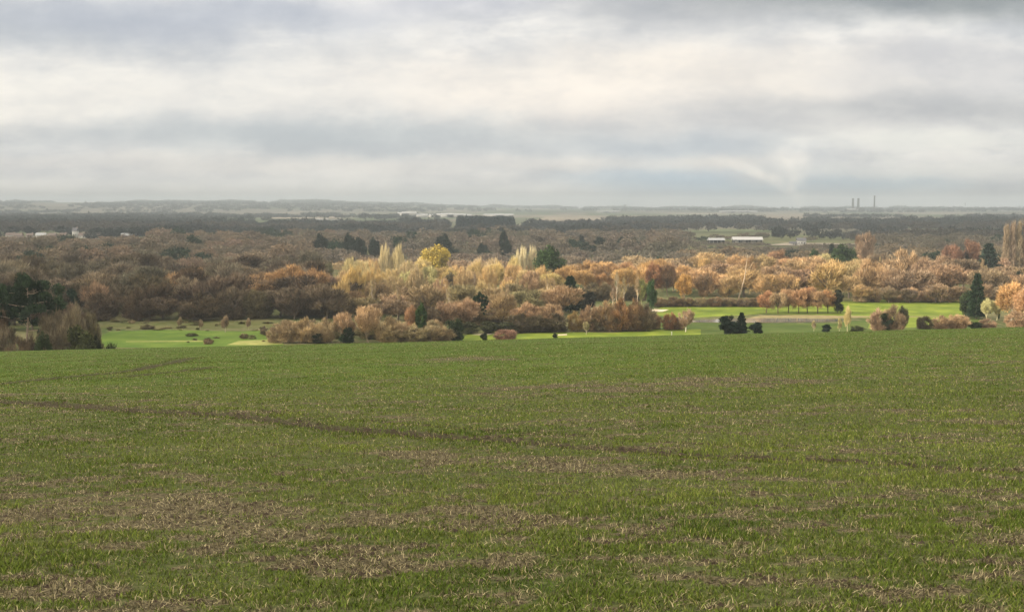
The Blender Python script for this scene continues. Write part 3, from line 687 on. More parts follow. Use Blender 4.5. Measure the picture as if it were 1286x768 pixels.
for u, vt, vb, w_, lab in [(403, 291, 330, 25, 'tall dark cedar above the left willows, leftmost'), (438, 290, 330, 21, 'tall dark cedar left of the wide dark pair'), (452, 296, 330, 26, 'wide dark cedar behind the pale poplar fans'),
                          (470, 298, 328, 24, 'dark cedar touching the left poplar fan'), (557, 291, 326, 26, 'dark round tree directly behind the yellow tree'), (632, 285, 324, 13, 'narrow dark tree below the plantation end'),
                          (606, 304, 326, 18, 'small dark tree behind the flat topped willow'), (636, 300, 330, 20, 'dim dark tree under the narrow dark tree'), (782, 296, 322, 18, 'dark tree in the wood behind the orange belt, left one'),
                          (752, 296, 322, 22, 'dark tree behind the orange belt, middle one'), (797, 298, 322, 20, 'dark tree behind the orange belt, right one'), (730, 294, 318, 14, 'small dark tree above the big evergreen right side')]:
    tree('evergreen', u, vt, vb, w_, (.03, .042, .03), et, lab, 'tree')
# --- orange belt
OB = 'orange trees of the sunlit belt'
def orange(u, v):
    return ((.58, .33, .16), (.62, .38, .18), (.56, .31, .17), (.64, .42, .21))[int(rng.integers(4))]
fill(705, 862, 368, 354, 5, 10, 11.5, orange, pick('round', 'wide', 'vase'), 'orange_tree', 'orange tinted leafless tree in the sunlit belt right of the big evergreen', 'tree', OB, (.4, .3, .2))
tree('round', 822, 326, 372, 30, (.42, .17, .10), 'orange_tree', 'rusty red tree in the orange belt', 'tree'); tree('round', 838, 330, 372, 26, (.30, .17, .11), 'orange_tree', 'dull maroon tree right of the rusty red one', 'tree')
for i, (u, vt) in enumerate([(760, 350), (785, 352), (745, 352), (805, 354)]):
    tree('bush', u, vt, 377, 34, (.2, .16, .1), 'bare_shrub', ['dark brown scrub below the orange belt, second from left', 'dark brown scrub below the orange belt, third from left', 'dark brown scrub below the orange belt beside the conifer', 'dark brown scrub beside the mossy green tree'][i], 'shrub')
tree('vase', 806, 350, 384, 20, (.26, .27, .10), bt, 'mossy green bare tree beside the ivy column', 'tree', bark=(.3, .3, .14))
tree('evergreen', 818, 348, 392, 20, (.05, .09, .035), 'conifer_tree', 'ivy green column tree below the rusty red tree', 'conifer')
# --- right woods
for u, vt, vb, w_, c, lab in [(859, 342, 381, 28, (.66, .34, .13), 'glowing orange domed tree above the dark hedge'), (885, 343, 381, 32, (.30, .20, .13), 'brown domed tree right of the orange dome'),
                             (915, 342, 381, 36, (.46, .32, .18), 'tan domed tree above the dark hedge'), (960, 342, 378, 40, (.58, .37, .20), 'orange tan tree right of the leaning pale trunk'),
                             (990, 340, 378, 40, (.56, .36, .20), 'orange tan tree above the orange row'), (1040, 322, 378, 62, (.56, .39, .20), 'huge tan domed tree behind the orange row'),
                             (978, 313, 346, 36, (.46, .25, .16), 'round pinkish tree far behind the orange row'), (1092, 322, 374, 44, (.48, .32, .19), 'tan domed tree right of the huge one'),
                             (1135, 308, 366, 60, (.46, .32, .20), 'broad dull tan tree in the right wood'), (1120, 334, 376, 40, (.42, .28, .18), 'brown tree below the broad dull tan tree'),
                             (1160, 318, 368, 46, (.38, .26, .18), 'brown tree right of the broad dull tan tree'), (885, 322, 350, 26, (.66, .45, .22), 'small golden tree above the orange dome'),
                             (900, 325, 352, 26, (.40, .25, .15), 'brown rounded tree right of the small golden one'), (940, 322, 352, 26, (.62, .36, .19), 'orange tree behind the leaning pale trunk'),
                             (1218, 300, 350, 30, (.36, .17, .12), 'dull red tree left of the tall poplars'), (1195, 306, 350, 34, (.38, .18, .13), 'dull red tree in the back of the right wood'),
                             (1085, 291, 340, 34, (.40, .28, .2), 'brown tree with two pale stems above the right wood')]:
    tree('wide' if w_ > 40 else 'round', u, vt, vb, w_, c, bt, lab, 'tree')
# leaning pale trunk
o = thing('dead_tree', 'thin pale dead trunk leaning in front of the orange trees', 'dead tree', (*vpoint(926, 380), VALLEY))
d0 = vpoint(926, 380)[1]; hh = 61 / FPX * d0
tv, tf = cat([tube([(0, 0, 0), (hh * .14, 0, hh * .5), (hh * .2, 0, hh)], [.32, .24, .08], 7), tube([(hh * .1, 0, hh * .38), (hh * .02, .3, hh * .62)], [.12, .04], 5), tube([(hh * .15, 0, hh * .6), (hh * .32, -.3, hh * .84)], [.11, .03], 5)])
c = link('trunk', mesh_np('dead_trunk', tv, tf, None, True), M_BARK, o); c.color = (.55, .42, .31, 1)
def rightc(u, v):
    if u > 1100: return ((.36, .25, .165), (.30, .22, .155), (.42, .28, .18), (.26, .2, .14))[int(rng.integers(4))]
    return ((.54, .35, .19), (.44, .30, .18), (.36, .24, .15), (.50, .36, .2))[int(rng.integers(4))]
fill(1055, 1330, 380, 377, 4, 10, 8.5, rightc, pick('bush', 'round', 'wide'), bt, 'low brown bare tree along the front of the right wood', 'tree', 'front row of the right wood', BARK, 1.1)
fill(862, 1330, 374, 344, 6.5, 16.5, 12.5, rightc, pick('round', 'wide', 'vase', 'round'), bt, 'brown bare tree in the wood behind the right fairway', 'tree', 'brown bare trees of the right wood')
# hedge above the fairway
for i, u in enumerate([828, 845, 862, 880, 898, 916, 934, 952]):
    lab = ['dark sided hedge bush beside the ivy column', 'second hedge bush from the ivy column, below the orange dome', 'third hedge bush from the ivy column, right below the orange dome', 'fourth hedge bush, below the brown dome',
           'fifth hedge bush, left below the tan dome', 'sixth hedge bush, right below the tan dome', 'seventh hedge bush, below the leaning pale trunk', 'last hedge bush before the orange row'][i]
    tree('bush', u, 370 + rng.random() * 2, 385, 26, jit((.26, .19, .12)), 'hedge_bush', lab, 'hedge', 'clipped hedge above the bright fairway')
for u, c, lab in [(842, PALE, 'pale dry grass clump at the left fairway edge'), (868, TAN, 'tan tussock below the dark hedge'), (885, (.6, .45, .3), 'buff tussock left of the pale post'), (905, PALE, 'pale stump shaped tussock in the middle of the hedge'), (925, (.6, .46, .3), 'buff tussock right of the pale stump'), (945, PALE, 'pale dry tussock beside the orange row')]:
    tree('bush', u, 377, 384.5, 14, c, 'tussock', lab, 'tussock')
# --- trees on the golf course, each on its own
for kd, u, vt, vb, w_, c, bk, nm, lab in [
    ('bush', 820, 391, 413, 26, (.36, .24, .15), BARK, 'bare_shrub', 'brown rounded shrub right of the brown thicket'),
    ('bush', 841, 388, 414, 24, (.46, .19, .11), BARK, 'bare_shrub', 'bright rust red shrub beside the pale trunked tree'),
    ('round', 861, 386, 416.5, 24, (.40, .28, .20), (.85, .76, .66), bt, 'small tree with a white trunk beside the rust red shrub'),
    ('bush', 850, 397, 414, 22, (.30, .2, .13), BARK, 'bare_shrub', 'low brown shrub under the white trunked tree'),
    ('darkbush', 914, 393, 419.5, 28, (.016, .028, .017), BARK, 'evergreen_bush', 'tallest dark bush of the trio by the pond, left end'),
    ('conifer', 931, 392, 419.5, 20, (.016, .028, .017), BARK, 'conifer_tree', 'ragged dark conifer between two dark bushes by the pond'),
    ('darkbush', 924, 404, 420, 28, (.016, .028, .017), BARK, 'evergreen_bush', 'low dark bush in front of the ragged conifer by the pond'),
    ('darkbush', 950, 403, 419.5, 22, (.016, .028, .017), BARK, 'evergreen_bush', 'smaller dark bush right of the ragged conifer'),
    ('darkbush', 1038, 406, 417, 17, (.016, .028, .017), BARK, 'evergreen_bush', 'small dark bush on the lawn right of the pond'),
    ('darkbush', 1052, 361, 393, 20, (.035, .042, .026), BARK, 'evergreen_bush', 'dark evergreen at the right end of the orange row'),
    ('birch', 1022, 402, 416, 8, (.42, .34, .2), (.7, .62, .48), bt, 'thin pale trunked sapling below the orange row'),
    ('birch', 1054, 400, 416, 8, (.46, .40, .2), (.75, .66, .5), bt, 'thin pale trunked sapling left of the yellow one'),
    ('birch', 1064, 384, 417, 13, (.60, .50, .25), (.78, .66, .48), bt, 'slender yellow sapling right of the small dark bush'),
    ('bush', 1077, 407, 417, 24, (.08, .09, .04), BARK, 'bare_shrub', 'low dark green scrub left of the ivy dome'),
    ('bush', 1102, 382, 416, 30, (.46, .31, .22), BARK, 'bare_shrub', 'pinkish left half of the big rounded shrub on the lawn'),
    ('bush', 1122, 379, 416, 34, (.36, .26, .17), BARK, 'bare_shrub', 'brown right half of the big rounded shrub on the lawn'),
    ('darkbush', 1112, 391, 416.5, 22, (.035, .05, .025), BARK, 'evergreen_bush', 'dark green ivy bush inside the big rounded shrub'),
    ('evergreen', 1134, 382, 415, 17, (.10, .10, .05), BARK, et, 'olive ivy clad tree at the right of the rounded shrub'),
    ('bush', 1161, 395, 414, 24, (.12, .10, .07), BARK, 'bare_shrub', 'dark leaning shrub in front of the right fairway'),
    ('bush', 1182, 394, 414, 34, (.46, .32, .21), BARK, 'bare_shrub', 'pinkish tan shrub right of the dark leaning shrub'),
    ('bush', 1205, 391, 413.5, 36, (.48, .33, .21), BARK, 'bare_shrub', 'tan shrub in front of the tall conifer, left one'),
    ('bush', 1240, 398, 413, 26, (.40, .27, .19), BARK, 'bare_shrub', 'pink brown shrub below the yellow green pollards'),
    ('darkbush', 1224, 403, 413.5, 22, (.05, .065, .03), BARK, 'evergreen_bush', 'dark green bush at the foot of the tall conifer'),
    ('bush', 1278, 388, 412, 40, (.52, .35, .23), BARK, 'bare_shrub', 'tan shrub below the orange birch at the frame edge'),
    ('bush', 1312, 394, 412, 34, (.50, .34, .23), BARK, 'bare_shrub', 'tan shrub just outside the frame below the birches'),
    ('conifer', 1226, 343, 400, 30, (.032, .055, .03), BARK, 'conifer_tree', 'tall dark green conifer left of the orange birch'),
    ('darkbush', 1216, 362, 398, 26, (.06, .08, .04), BARK, et, 'pale green ivy tree in front of the tall conifer'),
    ('vase', 1240, 374, 402, 18, (.60, .56, .30), (.6, .55, .35), bt, 'yellow green pollard left of its twin'),
    ('vase', 1252, 375, 402, 18, (.62, .56, .28), (.6, .55, .35), bt, 'yellow green pollard touching the orange birch'),
    ('birch', 1270, 354, 404, 46, (.68, .38, .19), (.85, .72, .6), bt, 'orange birch with white stems at the frame edge'),
    ('birch', 1290, 356, 406, 44, (.62, .34, .2), (.85, .72, .6), bt, 'orange birch cut off by the frame edge'),
    ('darkbush', 1254, 363, 400, 8, (.09, .13, .05), BARK, et, 'narrow green ivy tree left of the orange birch'),
    ('conifer', 1241, 305, 356, 38, (.035, .055, .04), BARK, 'conifer_tree', 'large dark conifer left of the tall poplars'),
    ('conifer', 1213, 316, 350, 18, (.05, .06, .035), BARK, 'conifer_tree', 'small dark conifer left of the large one'),
    ('conifer', 1266, 314, 350, 7, (.04, .055, .035), BARK, 'conifer_tree', 'needle thin dark conifer before the tall poplars'),
    ('darkbush', 1280, 338, 368, 14, (.04, .05, .03), BARK, et, 'dark bushy tree below the tall poplars'),
    ('evergreen', 1060, 304, 352, 42, (.045, .075, .03), BARK, et, 'broad green evergreen above the huge tan dome'),
    ('evergreen', 1022, 311, 342, 20, (.04, .075, .03), BARK, et, 'green evergreen left above the huge tan dome'),
    ('darkbush', 1045, 303, 338, 14, (.03, .042, .035), BARK, et, 'dark round tree between the two green evergreens')]:
    ct = {'evergreen_bush': 'bush', 'conifer_tree': 'conifer', 'bare_shrub': 'shrub'}.get(nm, 'tree')
    tree(kd, u, vt, vb, w_, c, nm, lab, ct, None, bk)
for i, u in enumerate([1262, 1270, 1278, 1287, 1296]):
    tree('poplar', u, 284 - i * 1.5 + 3 * rng.random(), 352, 11, jit((.30, .235, .165)), 'poplar_tree',
         ['tall brownish poplar, first from the large dark conifer', 'tall poplar second from the large dark conifer', 'tall poplar third from the large dark conifer', 'tall poplar cut by the frame edge', 'tall poplar just outside the frame'][i], 'poplar', 'tall poplars at the right edge', (.4, .32, .25))
for i, (u, vt, w_, c) in enumerate([(962, 363, 22, (.60, .26, .15)), (977, 366, 20, (.48, .35, .22)), (990, 362, 20, (.56, .33, .2)), (1003, 360, 20, (.60, .32, .19)), (1014, 359, 22, (.60, .29, .17)), (1027, 363, 22, (.52, .33, .2)), (1040, 361, 20, (.62, .30, .16))]):
    tree('round', u, vt, 393 + (i % 2) * .8, w_ + 9, c, 'orange_tree', ['rust orange tree at the left end of the pond row', 'grey tan tree, second in the pond row', 'orange tan tree, third in the pond row', 'orange tree, fourth in the pond row', 'rust orange tree, fifth in the pond row', 'tan tree, sixth in the pond row', 'bright orange topped tree beside the dark evergreen'][i],
         'tree', 'orange row behind the pond', (.12, .09, .07))
for i, (u, vt, w_, c) in enumerate([(1080, 363, 26, (.56, .42, .28)), (1098, 358, 26, (.60, .42, .26)), (1142, 357, 30, (.56, .38, .25)), (1165, 362, 34, (.48, .32, .22)), (1190, 361, 36, (.50, .35, .24)), (1122, 366, 28, (.5, .34, .22)), (1092, 366, 22, (.2, .15, .1))]):
    tree('bush', u, vt, 379, w_, c, 'bare_shrub', ['buff shrub right behind the dark evergreen', 'tall buff shrub left above the right fairway', 'pink tan shrub above the middle of the right fairway', 'dull pink shrub above the right fairway', 'buff shrub left of the tall conifer above the fairway', 'tan shrub between the two buff ones above the fairway', 'dark scrub between the buff shrubs'][i], 'shrub')
# small trees and saplings on the left fairway
for kd, u, vt, vb, w_, c, lab in [('birch', 283, 396, 417, 14, (.30, .22, .15), 'small bare sapling in the middle of the left fairway'), ('birch', 226, 398, 412, 9, (.30, .24, .15), 'small sapling below the dark wood on the left fairway'),
                                 ('birch', 252, 401, 414, 9, (.32, .25, .17), 'small sapling between two others on the left fairway'), ('birch', 312, 399, 414, 9, (.32, .24, .17), 'thin sapling right of the middle one on the left fairway'),
                                 ('bush', 185, 406, 413, 22, (.22, .19, .11), 'low brown bush on the left rough grass'), ('bush', 165, 401, 406, 12, (.4, .33, .2), 'pale tussock below the dark wood'),
                                 ('bush', 332, 408, 420, 12, (.24, .19, .14), 'dark arching bramble at the right of the left fairway'), ('bush', 262, 425, 432, 14, (.28, .2, .13), 'low brown scrub at the field edge by the yellow strip'),
                                 ('bush', 240, 417, 422, 16, (.12, .13, .06), 'low green scrub on the left fairway'), ('bush', 307, 417, 425, 14, (.24, .2, .12), 'low scrub left of the arching bramble')]:
    tree(kd, u, vt, vb, w_, c, 'sapling' if kd == 'birch' else 'bare_shrub', lab, 'sapling' if kd == 'birch' else 'shrub', bark=(.5, .42, .32))

for k in range(46):
    u = 132 + rng.random() * 345; v_ = 403.5 + 13 * rng.random() ** 1.2
    if u > 350 and v_ < 408: continue
    h_ = 1.2 + 2.6 * rng.random()
    tree('bush', u, v_ - h_, v_, 6 + 18 * rng.random() ** 2, jit(((.20, .18, .09), (.30, .27, .14), (.16, .16, .07))[int(rng.integers(3))], .2), 'tussock', 'low dull tussock on the rough grass before the left wood', 'tussock', 'tussocks before the left wood')
for k in range(16):
    u = 236 + rng.random() * 110; v_ = 419 + 12 * rng.random()
    tree('bush', u, v_ - 1.6 - 2.5 * rng.random(), v_, 4 + 7 * rng.random(), jit(((.22, .19, .10), (.28, .25, .13), (.16, .16, .07))[int(rng.integers(3))], .2), 'tussock', 'small scruffy tussock around the yellow strips of the left fairway', 'tussock', 'tussocks by the yellow strips')
for k in range(58):
    if k < 40: u = 425 + rng.random() * 430; v_ = 366 + 34 * rng.random()
    else: u = 862 + rng.random() * 400; v_ = 350 + 22 * rng.random()
    if (815 < u < 862 or 698 < u < 735) and v_ > 372: continue
    h_ = (8 + 4.5 * rng.random()) / (-42.0 / ray(u, v_)[1]) * FPX
    tree('stem', u, v_ - h_, v_, h_ * .36, jit((.42, .31, .19)), bt, 'slender pale stemmed tree standing among the brown crowns', 'tree', 'pale stemmed trees of the sunlit woods', (.50, .42, .32))
# --- everything beyond: woods that read as one mass
def mass(name, label, items, every, catg='woodland', wscale=1.0):
    """items: (kind, var, x, y, W, H, colour); keeps one sliver in `every`, made wider, of each tree."""
    VV = []; CC = []
    for (kd, i, x, y, W, H, c, keep) in items:
        _, _, cv, cf, tv, tf = proto(kd, i)[:6]
        n = len(cf); k = rng.choice(n, keep, replace=False); tri = cv[cf[k]]
        mid = tri.mean(1, keepdims=True); L_ = (1.9 * W * H / keep) ** .5
        tri = rng.normal(size=(keep, 3, 3)) * L_ * .72 / np.array([W, W, H * .8]) + mid
        a = rng.random() * 6.283; ca, sa = math.cos(a), math.sin(a)
        P = np.stack([(tri[..., 0] * ca - tri[..., 1] * sa) * W + x, (tri[..., 0] * sa + tri[..., 1] * ca) * W + y, tri[..., 2] * H + float(terrain(x, y))], -1)
        VV.append(P.reshape(-1, 3)); b = .86 + .28 * rng.random(keep)
        CC.append(np.repeat(np.array(c)[None] * b[:, None], 3, 0))
    V = np.concatenate(VV); F = np.arange(len(V)).reshape(-1, 3)
    return link(name, mesh_np(name, V, F, {'Col': np.concatenate(CC)}), M_STUFF, kind='stuff', label=label, category=catg)
items = []; v = 352.0
while v > 301:
    d0 = -42.0 / ray(643, v)[1]; sp = 17.0; du = sp / d0 * FPX; u = -200.0
    while u < 1490:
        vb_ = v + (rng.random() - .5) * 3.4; rx, rz = ray(u, vb_); d1 = -42.0 / rz; x_ = rx * d1
        inL = (v > 346 and (-75 < u < 425)) or (v > 346 and 862 < u < 1335)
        low = False
        skip = inL or (425 < u < 715 and v > 349) or (960 < u < 1100 and v < 313 and rng.random() < .8) or (u < 112 and v < 312 and rng.random() < .75)
        low = 870 < u < 1015 and 303 < v < 325
        if not skip:
            n = float(fbm(x_ / 60 + 5, d1 / 130, 81, 3)); m_ = rng.random()
            if m_ < (.20 if n > .55 else .04): c = DG if m_ < .1 else (.04, .055, .035); kd = 'evergreen'
            else:
                kd = ('round', 'wide', 'vase')[int(rng.integers(3))]
                if u < 420: c = ((.14, .118, .086), (.17, .14, .10), (.21, .16, .11), (.17, .155, .105))[int(n * 3.99)]
                elif u < 860: c = ((.13, .115, .09), (.16, .138, .105), (.19, .155, .115), (.16, .145, .105))[int(n * 3.99)] if v < 342 else ((.40, .29, .17), (.30, .21, .14))[int(rng.integers(2))]
                else: c = ((.22, .17, .11), (.27, .20, .125), (.19, .155, .11), (.24, .195, .125))[int(rng.integers(4))] if v > 324 else (.15, .13, .095)
            if (u > 425 and v > 325) or u > 850: H0 = 10.0
            else: H0 = 14.5
            if u < 190 and v < 313: H0 = 5.5
            H = (H0 if not low else 4.0 if v < 318 else 8) * (.62 + .62 * rng.random()) * (.8 if 865 < u < 1100 and v < 325 else 1)
            items.append((kd, int(rng.integers(NVAR[kd])), x_, d1, sp * (1.2 + .5 * rng.random()), H, jit(c, .07), int(np.clip(2900 * (450 / d1) ** 1.1, 900, 2200))))
        u += du * (.7 + .6 * rng.random())
    v -= 4.6 if v > 325 else 2.8
print('near mass', len(items))
mass('valley_woodland', 'brown leafless woodland filling the valley behind the sunlit belts', items, 1)
items = []; v = 302.5
while v > 264.5:
    d0 = -42.0 / ray(643, v)[1]; sp = 11.0 + d0 / 420; du = sp / d0 * FPX; u = -210.0
    while u < 1500:
        rx, rz = ray(u, v + (rng.random() - .5) * 1.4); d1 = min(-42.0 / rz, 9000); x_ = rx * d1
        n = float(fbm(x_ / (300 + d1 * .22), d1 / (60 + d1 * .045), 91, 3)); k = (n > .50) if v > 289 else (n > .60 or abs(n - .48) < .035)
        if u < 190 and 272 < v < 288: k = True
        if 650 < u < 1010 and v < 283: k = n > .66 and v > 276
        if 730 < u < 960 and 276 < v < 284: k = n > .45
        if u < 112 and 295 < v < 306: k = rng.random() < .04
        if u < 180 and 292 < v < 298: k = rng.random() < .12
        if 845 < u < 1010 and 286 < v < 293: k = k and rng.random() < .4
        if 560 < u < 662 and 266 < v < 291.5: k = False
        if k:
            dark = n > .58 or v < 285
            q_ = float(fbm(x_ / 160 + 7, d1 / 200, 93, 2))
            c = (.032, .040, .036) if q_ > .6 else ((.045, .050, .049) if (q_ > .5 or v < 288) else (.078, .072, .060))
            items.append(('wide' if rng.random() < .6 else 'evergreen', int(rng.integers(3)), x_, d1, sp * 1.7, (4 + 14 * float(fbm(x_ / 45, d1 / 300, 99, 2)) + 4 * rng.random()), jit(c, .05), int(np.clip(420 * (1500 / d1) ** 1.2, 34, 420))))
        u += du * (.7 + .6 * rng.random())
    v -= 1.1 if v > 285 else .75
# hill tops
for k in range(2600):
    a_ = -.48 + .96 * rng.random(); d1 = 7200 + 3600 * rng.random(); x_ = a_ * d1
    if float(fbm(x_ / 700, d1 / 700, 95, 3)) > .5: items.append(('wide', int(rng.integers(3)), x_, d1, 42, 11 + 5 * rng.random(), jit((.06, .07, .065), .05), 26))
for k in range(2200):
    a_ = -.48 + .96 * k / 2200; d1 = 10700 + 300 * rng.random(); x_ = a_ * d1
    if float(fbm(a_ * 18, 3.0, 96, 3)) > .36: items.append(('wide', int(rng.integers(3)), x_, d1, 34, 5 + 26 * float(fbm(a_ * 70, 1.0, 97, 3)) ** 1.5, jit((.06, .07, .065), .05), 22))
print('far mass', len(items))
mass('distant_woodland', 'hazy grey blue tree lines and copses out to the horizon', items, 1)
# square dark plantation
items = []
x0, y0 = vpoint(577, 290); x1, _ = vpoint(644, 290)
for yy in np.arange(y0, y0 + 420, 9):
    for xx in np.arange(x0 * yy / y0, x1 * yy / y0, 6.5):
        items.append(('conifer' if rng.random() < .5 else 'evergreen', int(rng.integers(2)), xx + rng.normal(), yy + rng.normal() * 2, 8.5, 19.5 + rng.normal() * .4, jit((.016, .028, .030), .05), 60))
        if len(items) > 3200: break
mass('plantation_woodland', 'flat topped block of dark plantation trees far across the valley', items, 1)

# ------------------------------------------------------------------ buildings
white = mat('white_render', (.46, .455, .43)); greyroof = mat('grey_roof', (.36, .37, .38), .6); tile = mat('brown_tiles', (.16, .13, .115)); brick = mat('brick', (.27, .21, .18)); dark = mat('dark_opening', (.03, .03, .035), .3); pale = mat('pale_cladding', (.40, .385, .36)); slate = mat('slate', (.13, .13, .14), .6)
def site(u, vb, zrel=-42): 
    x, y = vpoint(u, vb, zrel); return x, y, float(terrain(x, y))
def house(u, vb, L_, D_, Hw, Hr, wall, roof, label, name='house', catg='house', group=None, rz=0, d=None, lift=0, wins=3, chim=True):
    x, y, z = site(u, vb)
    if d: x = ray(u, vb)[0] * d; y = d; z = float(terrain(x, y))
    o = thing(name, label, catg, (x, y, z + lift - .3), rz, group)
    boxes('wall', [(-L_/2, -D_/2, 0, L_/2, D_/2, Hw + .3)], wall, o)
    rf = gable('roof', -L_/2 - .5, L_/2 + .5, -D_/2 - .5, D_/2 + .5, Hw + .56, Hw + .3 + Hr, roof, o)
    for i in range(wins):
        wx = -L_/2 + L_ * (i + .5) / wins
        boxes('window', [(wx - .6, -D_/2 - .06, Hw * .5, wx + .6, -D_/2 + .05, Hw * .5 + 1.2)], dark, o)
    boxes('door', [(L_ * .3 - .5, -D_/2 - .07, .3, L_ * .3 + .5, -D_/2 + .05, 2.4)], dark, o)
    if chim: boxes('chimney', [(L_ * .32, -.5, Hw + Hr * .4, L_ * .32 + .9, .5, Hw + Hr + 1.3)], brick, rf)
    return o
# long white-roofed barn, seen from the side
x, y, z = site(938, 305.5); s = y / FPX
o = thing('barn', 'long barn with a bright white roof behind the right wood', 'barn', (x, y, z), math.radians(-4))
Lb = 35 * s; boxes('wall', [(-Lb/2, -9, 0, Lb/2, 9, 4.4)], dark, o)
gable('roof', -Lb/2 - 1, Lb/2 + 1, -12, 10, 4.4, 7.4, mat('white_sheet_roof', (.42, .42, .415), .5), o, hip=0)
for i in range(9): boxes('post', [(-Lb/2 + i * Lb/8 - .2, -11, 0, -Lb/2 + i * Lb/8 + .2, -10.6, 4.3)], pale, o)
for xx in (-.36, -.1, .2, .42): boxes('bay', [(xx * Lb - 3, -9.3, .2, xx * Lb + 1, -9.05, 3.2)], pale, o)
x, y, z = site(899, 306); s = y / FPX
o = thing('barn', 'smaller barn with a pale roof left of the long white roof', 'barn', (x, y, z), math.radians(3))
Lb = 19 * s; boxes('wall', [(-Lb/2, -6, 0, Lb/2, 6, 4.2)], dark, o); gable('roof', -Lb/2 - .6, Lb/2 + .6, -8, 7, 4.4, 6.6, greyroof, o)
for i in range(5): boxes('post', [(-Lb/2 + i * Lb/4 - .2, -7.4, 0, -Lb/2 + i * Lb/4 + .2, -7.1, 4.1)], pale, o)
house(1006, 308, 9, 7, 5.4, 3.0, white, slate, 'white house with a dark gap beside it right of the barns')
house(996, 308, 7, 6, 2.6, 1.8, pale, slate, 'low pale outbuilding left of the white house', 'outbuilding', 'shed', chim=False, wins=1)
house(856, 307, 5, 4, 2.8, 1.6, white, greyroof, 'tiny white hut left of the pale roofed barn', 'hut', 'hut', chim=False, wins=1)
house(714, 303, 7, 5, 3.0, 1.8, white, greyroof, 'tiny white hut among the dark trees in the middle', 'hut', 'hut', chim=False, wins=1, lift=5)
house(11, 329, 4.5, 4, 3.4, 2.2, white, pale, 'white gabled cottage in the trees above the pines', lift=4, wins=2)
house(433, 337, 5, 4, 3.6, 2, white, greyroof, 'white cottage roof peeping above the left willows', lift=2, wins=2)
house(95, 300, 5.5, 8, 9.5, 4, white, slate, 'tall white gabled house in the left village', wins=2)
vill = [(14, 11, pale, 'pale pink house in the left village, farthest left'), (24, 9, brick, 'brick house right of the farthest left house'), (38, 8, pale, 'pale house in the left village below the dark trees'), (52, 12, white, 'white roofed house in the left village middle'),
        (66, 9, brick, 'brick house left of the tall white house'), (80, 8, pale, 'pale low house beside the tall white house'), (106, 12, pale, 'grey pink house right of the tall white house'), (124, 15, pale, 'long pale roofed house in the left village'),
        (138, 13, white, 'second long pale house in the left village'), (158, 10, white, 'bright white house near the dark hedge end'), (166, 9, white, 'white house at the right end of the left village')]
for u, L_, wl, lab in vill: house(u, 300.2 + rng.random(), L_, 7, 4.6, 3.2, wl, greyroof if wl is white else tile, lab, group='houses of the left village')
for i, (u, v_, L_) in enumerate([(402, 276.5, 45), (425, 277.5, 40), (436, 278.5, 30)]):
    house(u, v_ + 1, L_, 14, 4, 2, white, greyroof, ['long white warehouse on the plain, leftmost', 'white warehouse right of the longest one', 'short white warehouse beside the blue copse'][i], 'warehouse', 'warehouse', chim=False, wins=4)
for i, (u, v_, L_, h_) in enumerate([(507, 273, 40, 14), (514, 272.5, 50, 16), (528, 272, 50, 9), (546, 272, 40, 8), (559, 272, 60, 11), (572, 272, 55, 10), (584, 271, 45, 9), (620, 271, 70, 9), (634, 271, 60, 9)]):
    house(u, v_, L_, 20, h_, 4, white if i % 2 == 0 else pale, greyroof, ['cream building block left of the taller one on the far plain', 'tall cream building on the far plain', 'low pale roof right of the tall cream building', 'small pale roof between two longer ones', 'long pale roof left of the plantation top',
          'pale roof above the plantation left end', 'pale roof above the plantation middle', 'white roof above the plantation right end', 'white roof right of the plantation'][i], 'building', 'building', 'pale roofs on the far plain', chim=False, wins=4, d=4300)
for i, (u, L_) in enumerate([(757, 60), (766, 60), (774, 40), (909, 50), (918, 36), (925, 60), (935, 50), (944, 60)]):
    house(u, 268, L_, 18, 9, 4, white, greyroof, ['white house above the pale far field, leftmost', 'second white house above the pale far field', 'third white house above the pale far field', 'white house above the pale field before the mast', 'small white house above the pale field', 'long white house above the pale field', 'white house left of the last one above the field', 'last white house above the pale field on the right'][i],
          group='white houses beyond the pale far field', chim=False, wins=3, d=6600)
# chimneys and works on the horizon
conc = mat('chimney_concrete', (.10, .10, .105), .8)
def lathe(name, prof, m, parent, seg=20):
    V = []; F = []
    for r_, z_ in prof:
        for k in range(seg): a = 6.28318 * k / seg; V.append((r_ * math.cos(a), r_ * math.sin(a), z_))
    for i in range(len(prof) - 1):
        for k in range(seg): q = i * seg + k; p = i * seg + (k + 1) % seg; F.append((q, p, p + seg, q + seg))
    return link(name, mesh_np(name, V, F, None, True), m, parent)
for u, vt, r0, r1, lab in [(1071, 248.8, 10.5, 7.5, 'thick dark tower on the horizon, left of the close pair'), (1077.8, 248.8, 11, 8, 'thick dark tower on the horizon, right of the close pair'), (1098, 245.4, 6.5, 5, 'tall thin chimney standing apart on the horizon')]:
    d_ = 7400.0; r0 *= .78; r1 *= .78; x = ray(u, 260)[0] * d_; z = float(terrain(x, d_)); H = EYE + ray(u, vt)[1] * d_ - z
    o = thing('chimney_tower', lab, 'chimney', (x, d_, z - 1))
    lathe('shaft', [(r0, 0), (lerp(r0, r1, .5), H * .5), (r1, H * .94)], conc, o)
    lathe('rim', [(r1 + .3, H * .94), (r1 + 1.3, H * .95), (r1 + 1.3, H), (r1 - 1.2, H), (r1 - 1.2, H * .95)], conc, o)
for u, L_, h_, lab in [(1069, 60, 22, 'white works building at the foot of the left tower'), (1078, 36, 16, 'white shed between the two thick towers')]:
    house(u, 265, L_ * .8, 24, h_ * .7, 4, white, greyroof, lab, 'factory', 'factory', chim=False, wins=3, d=7250)
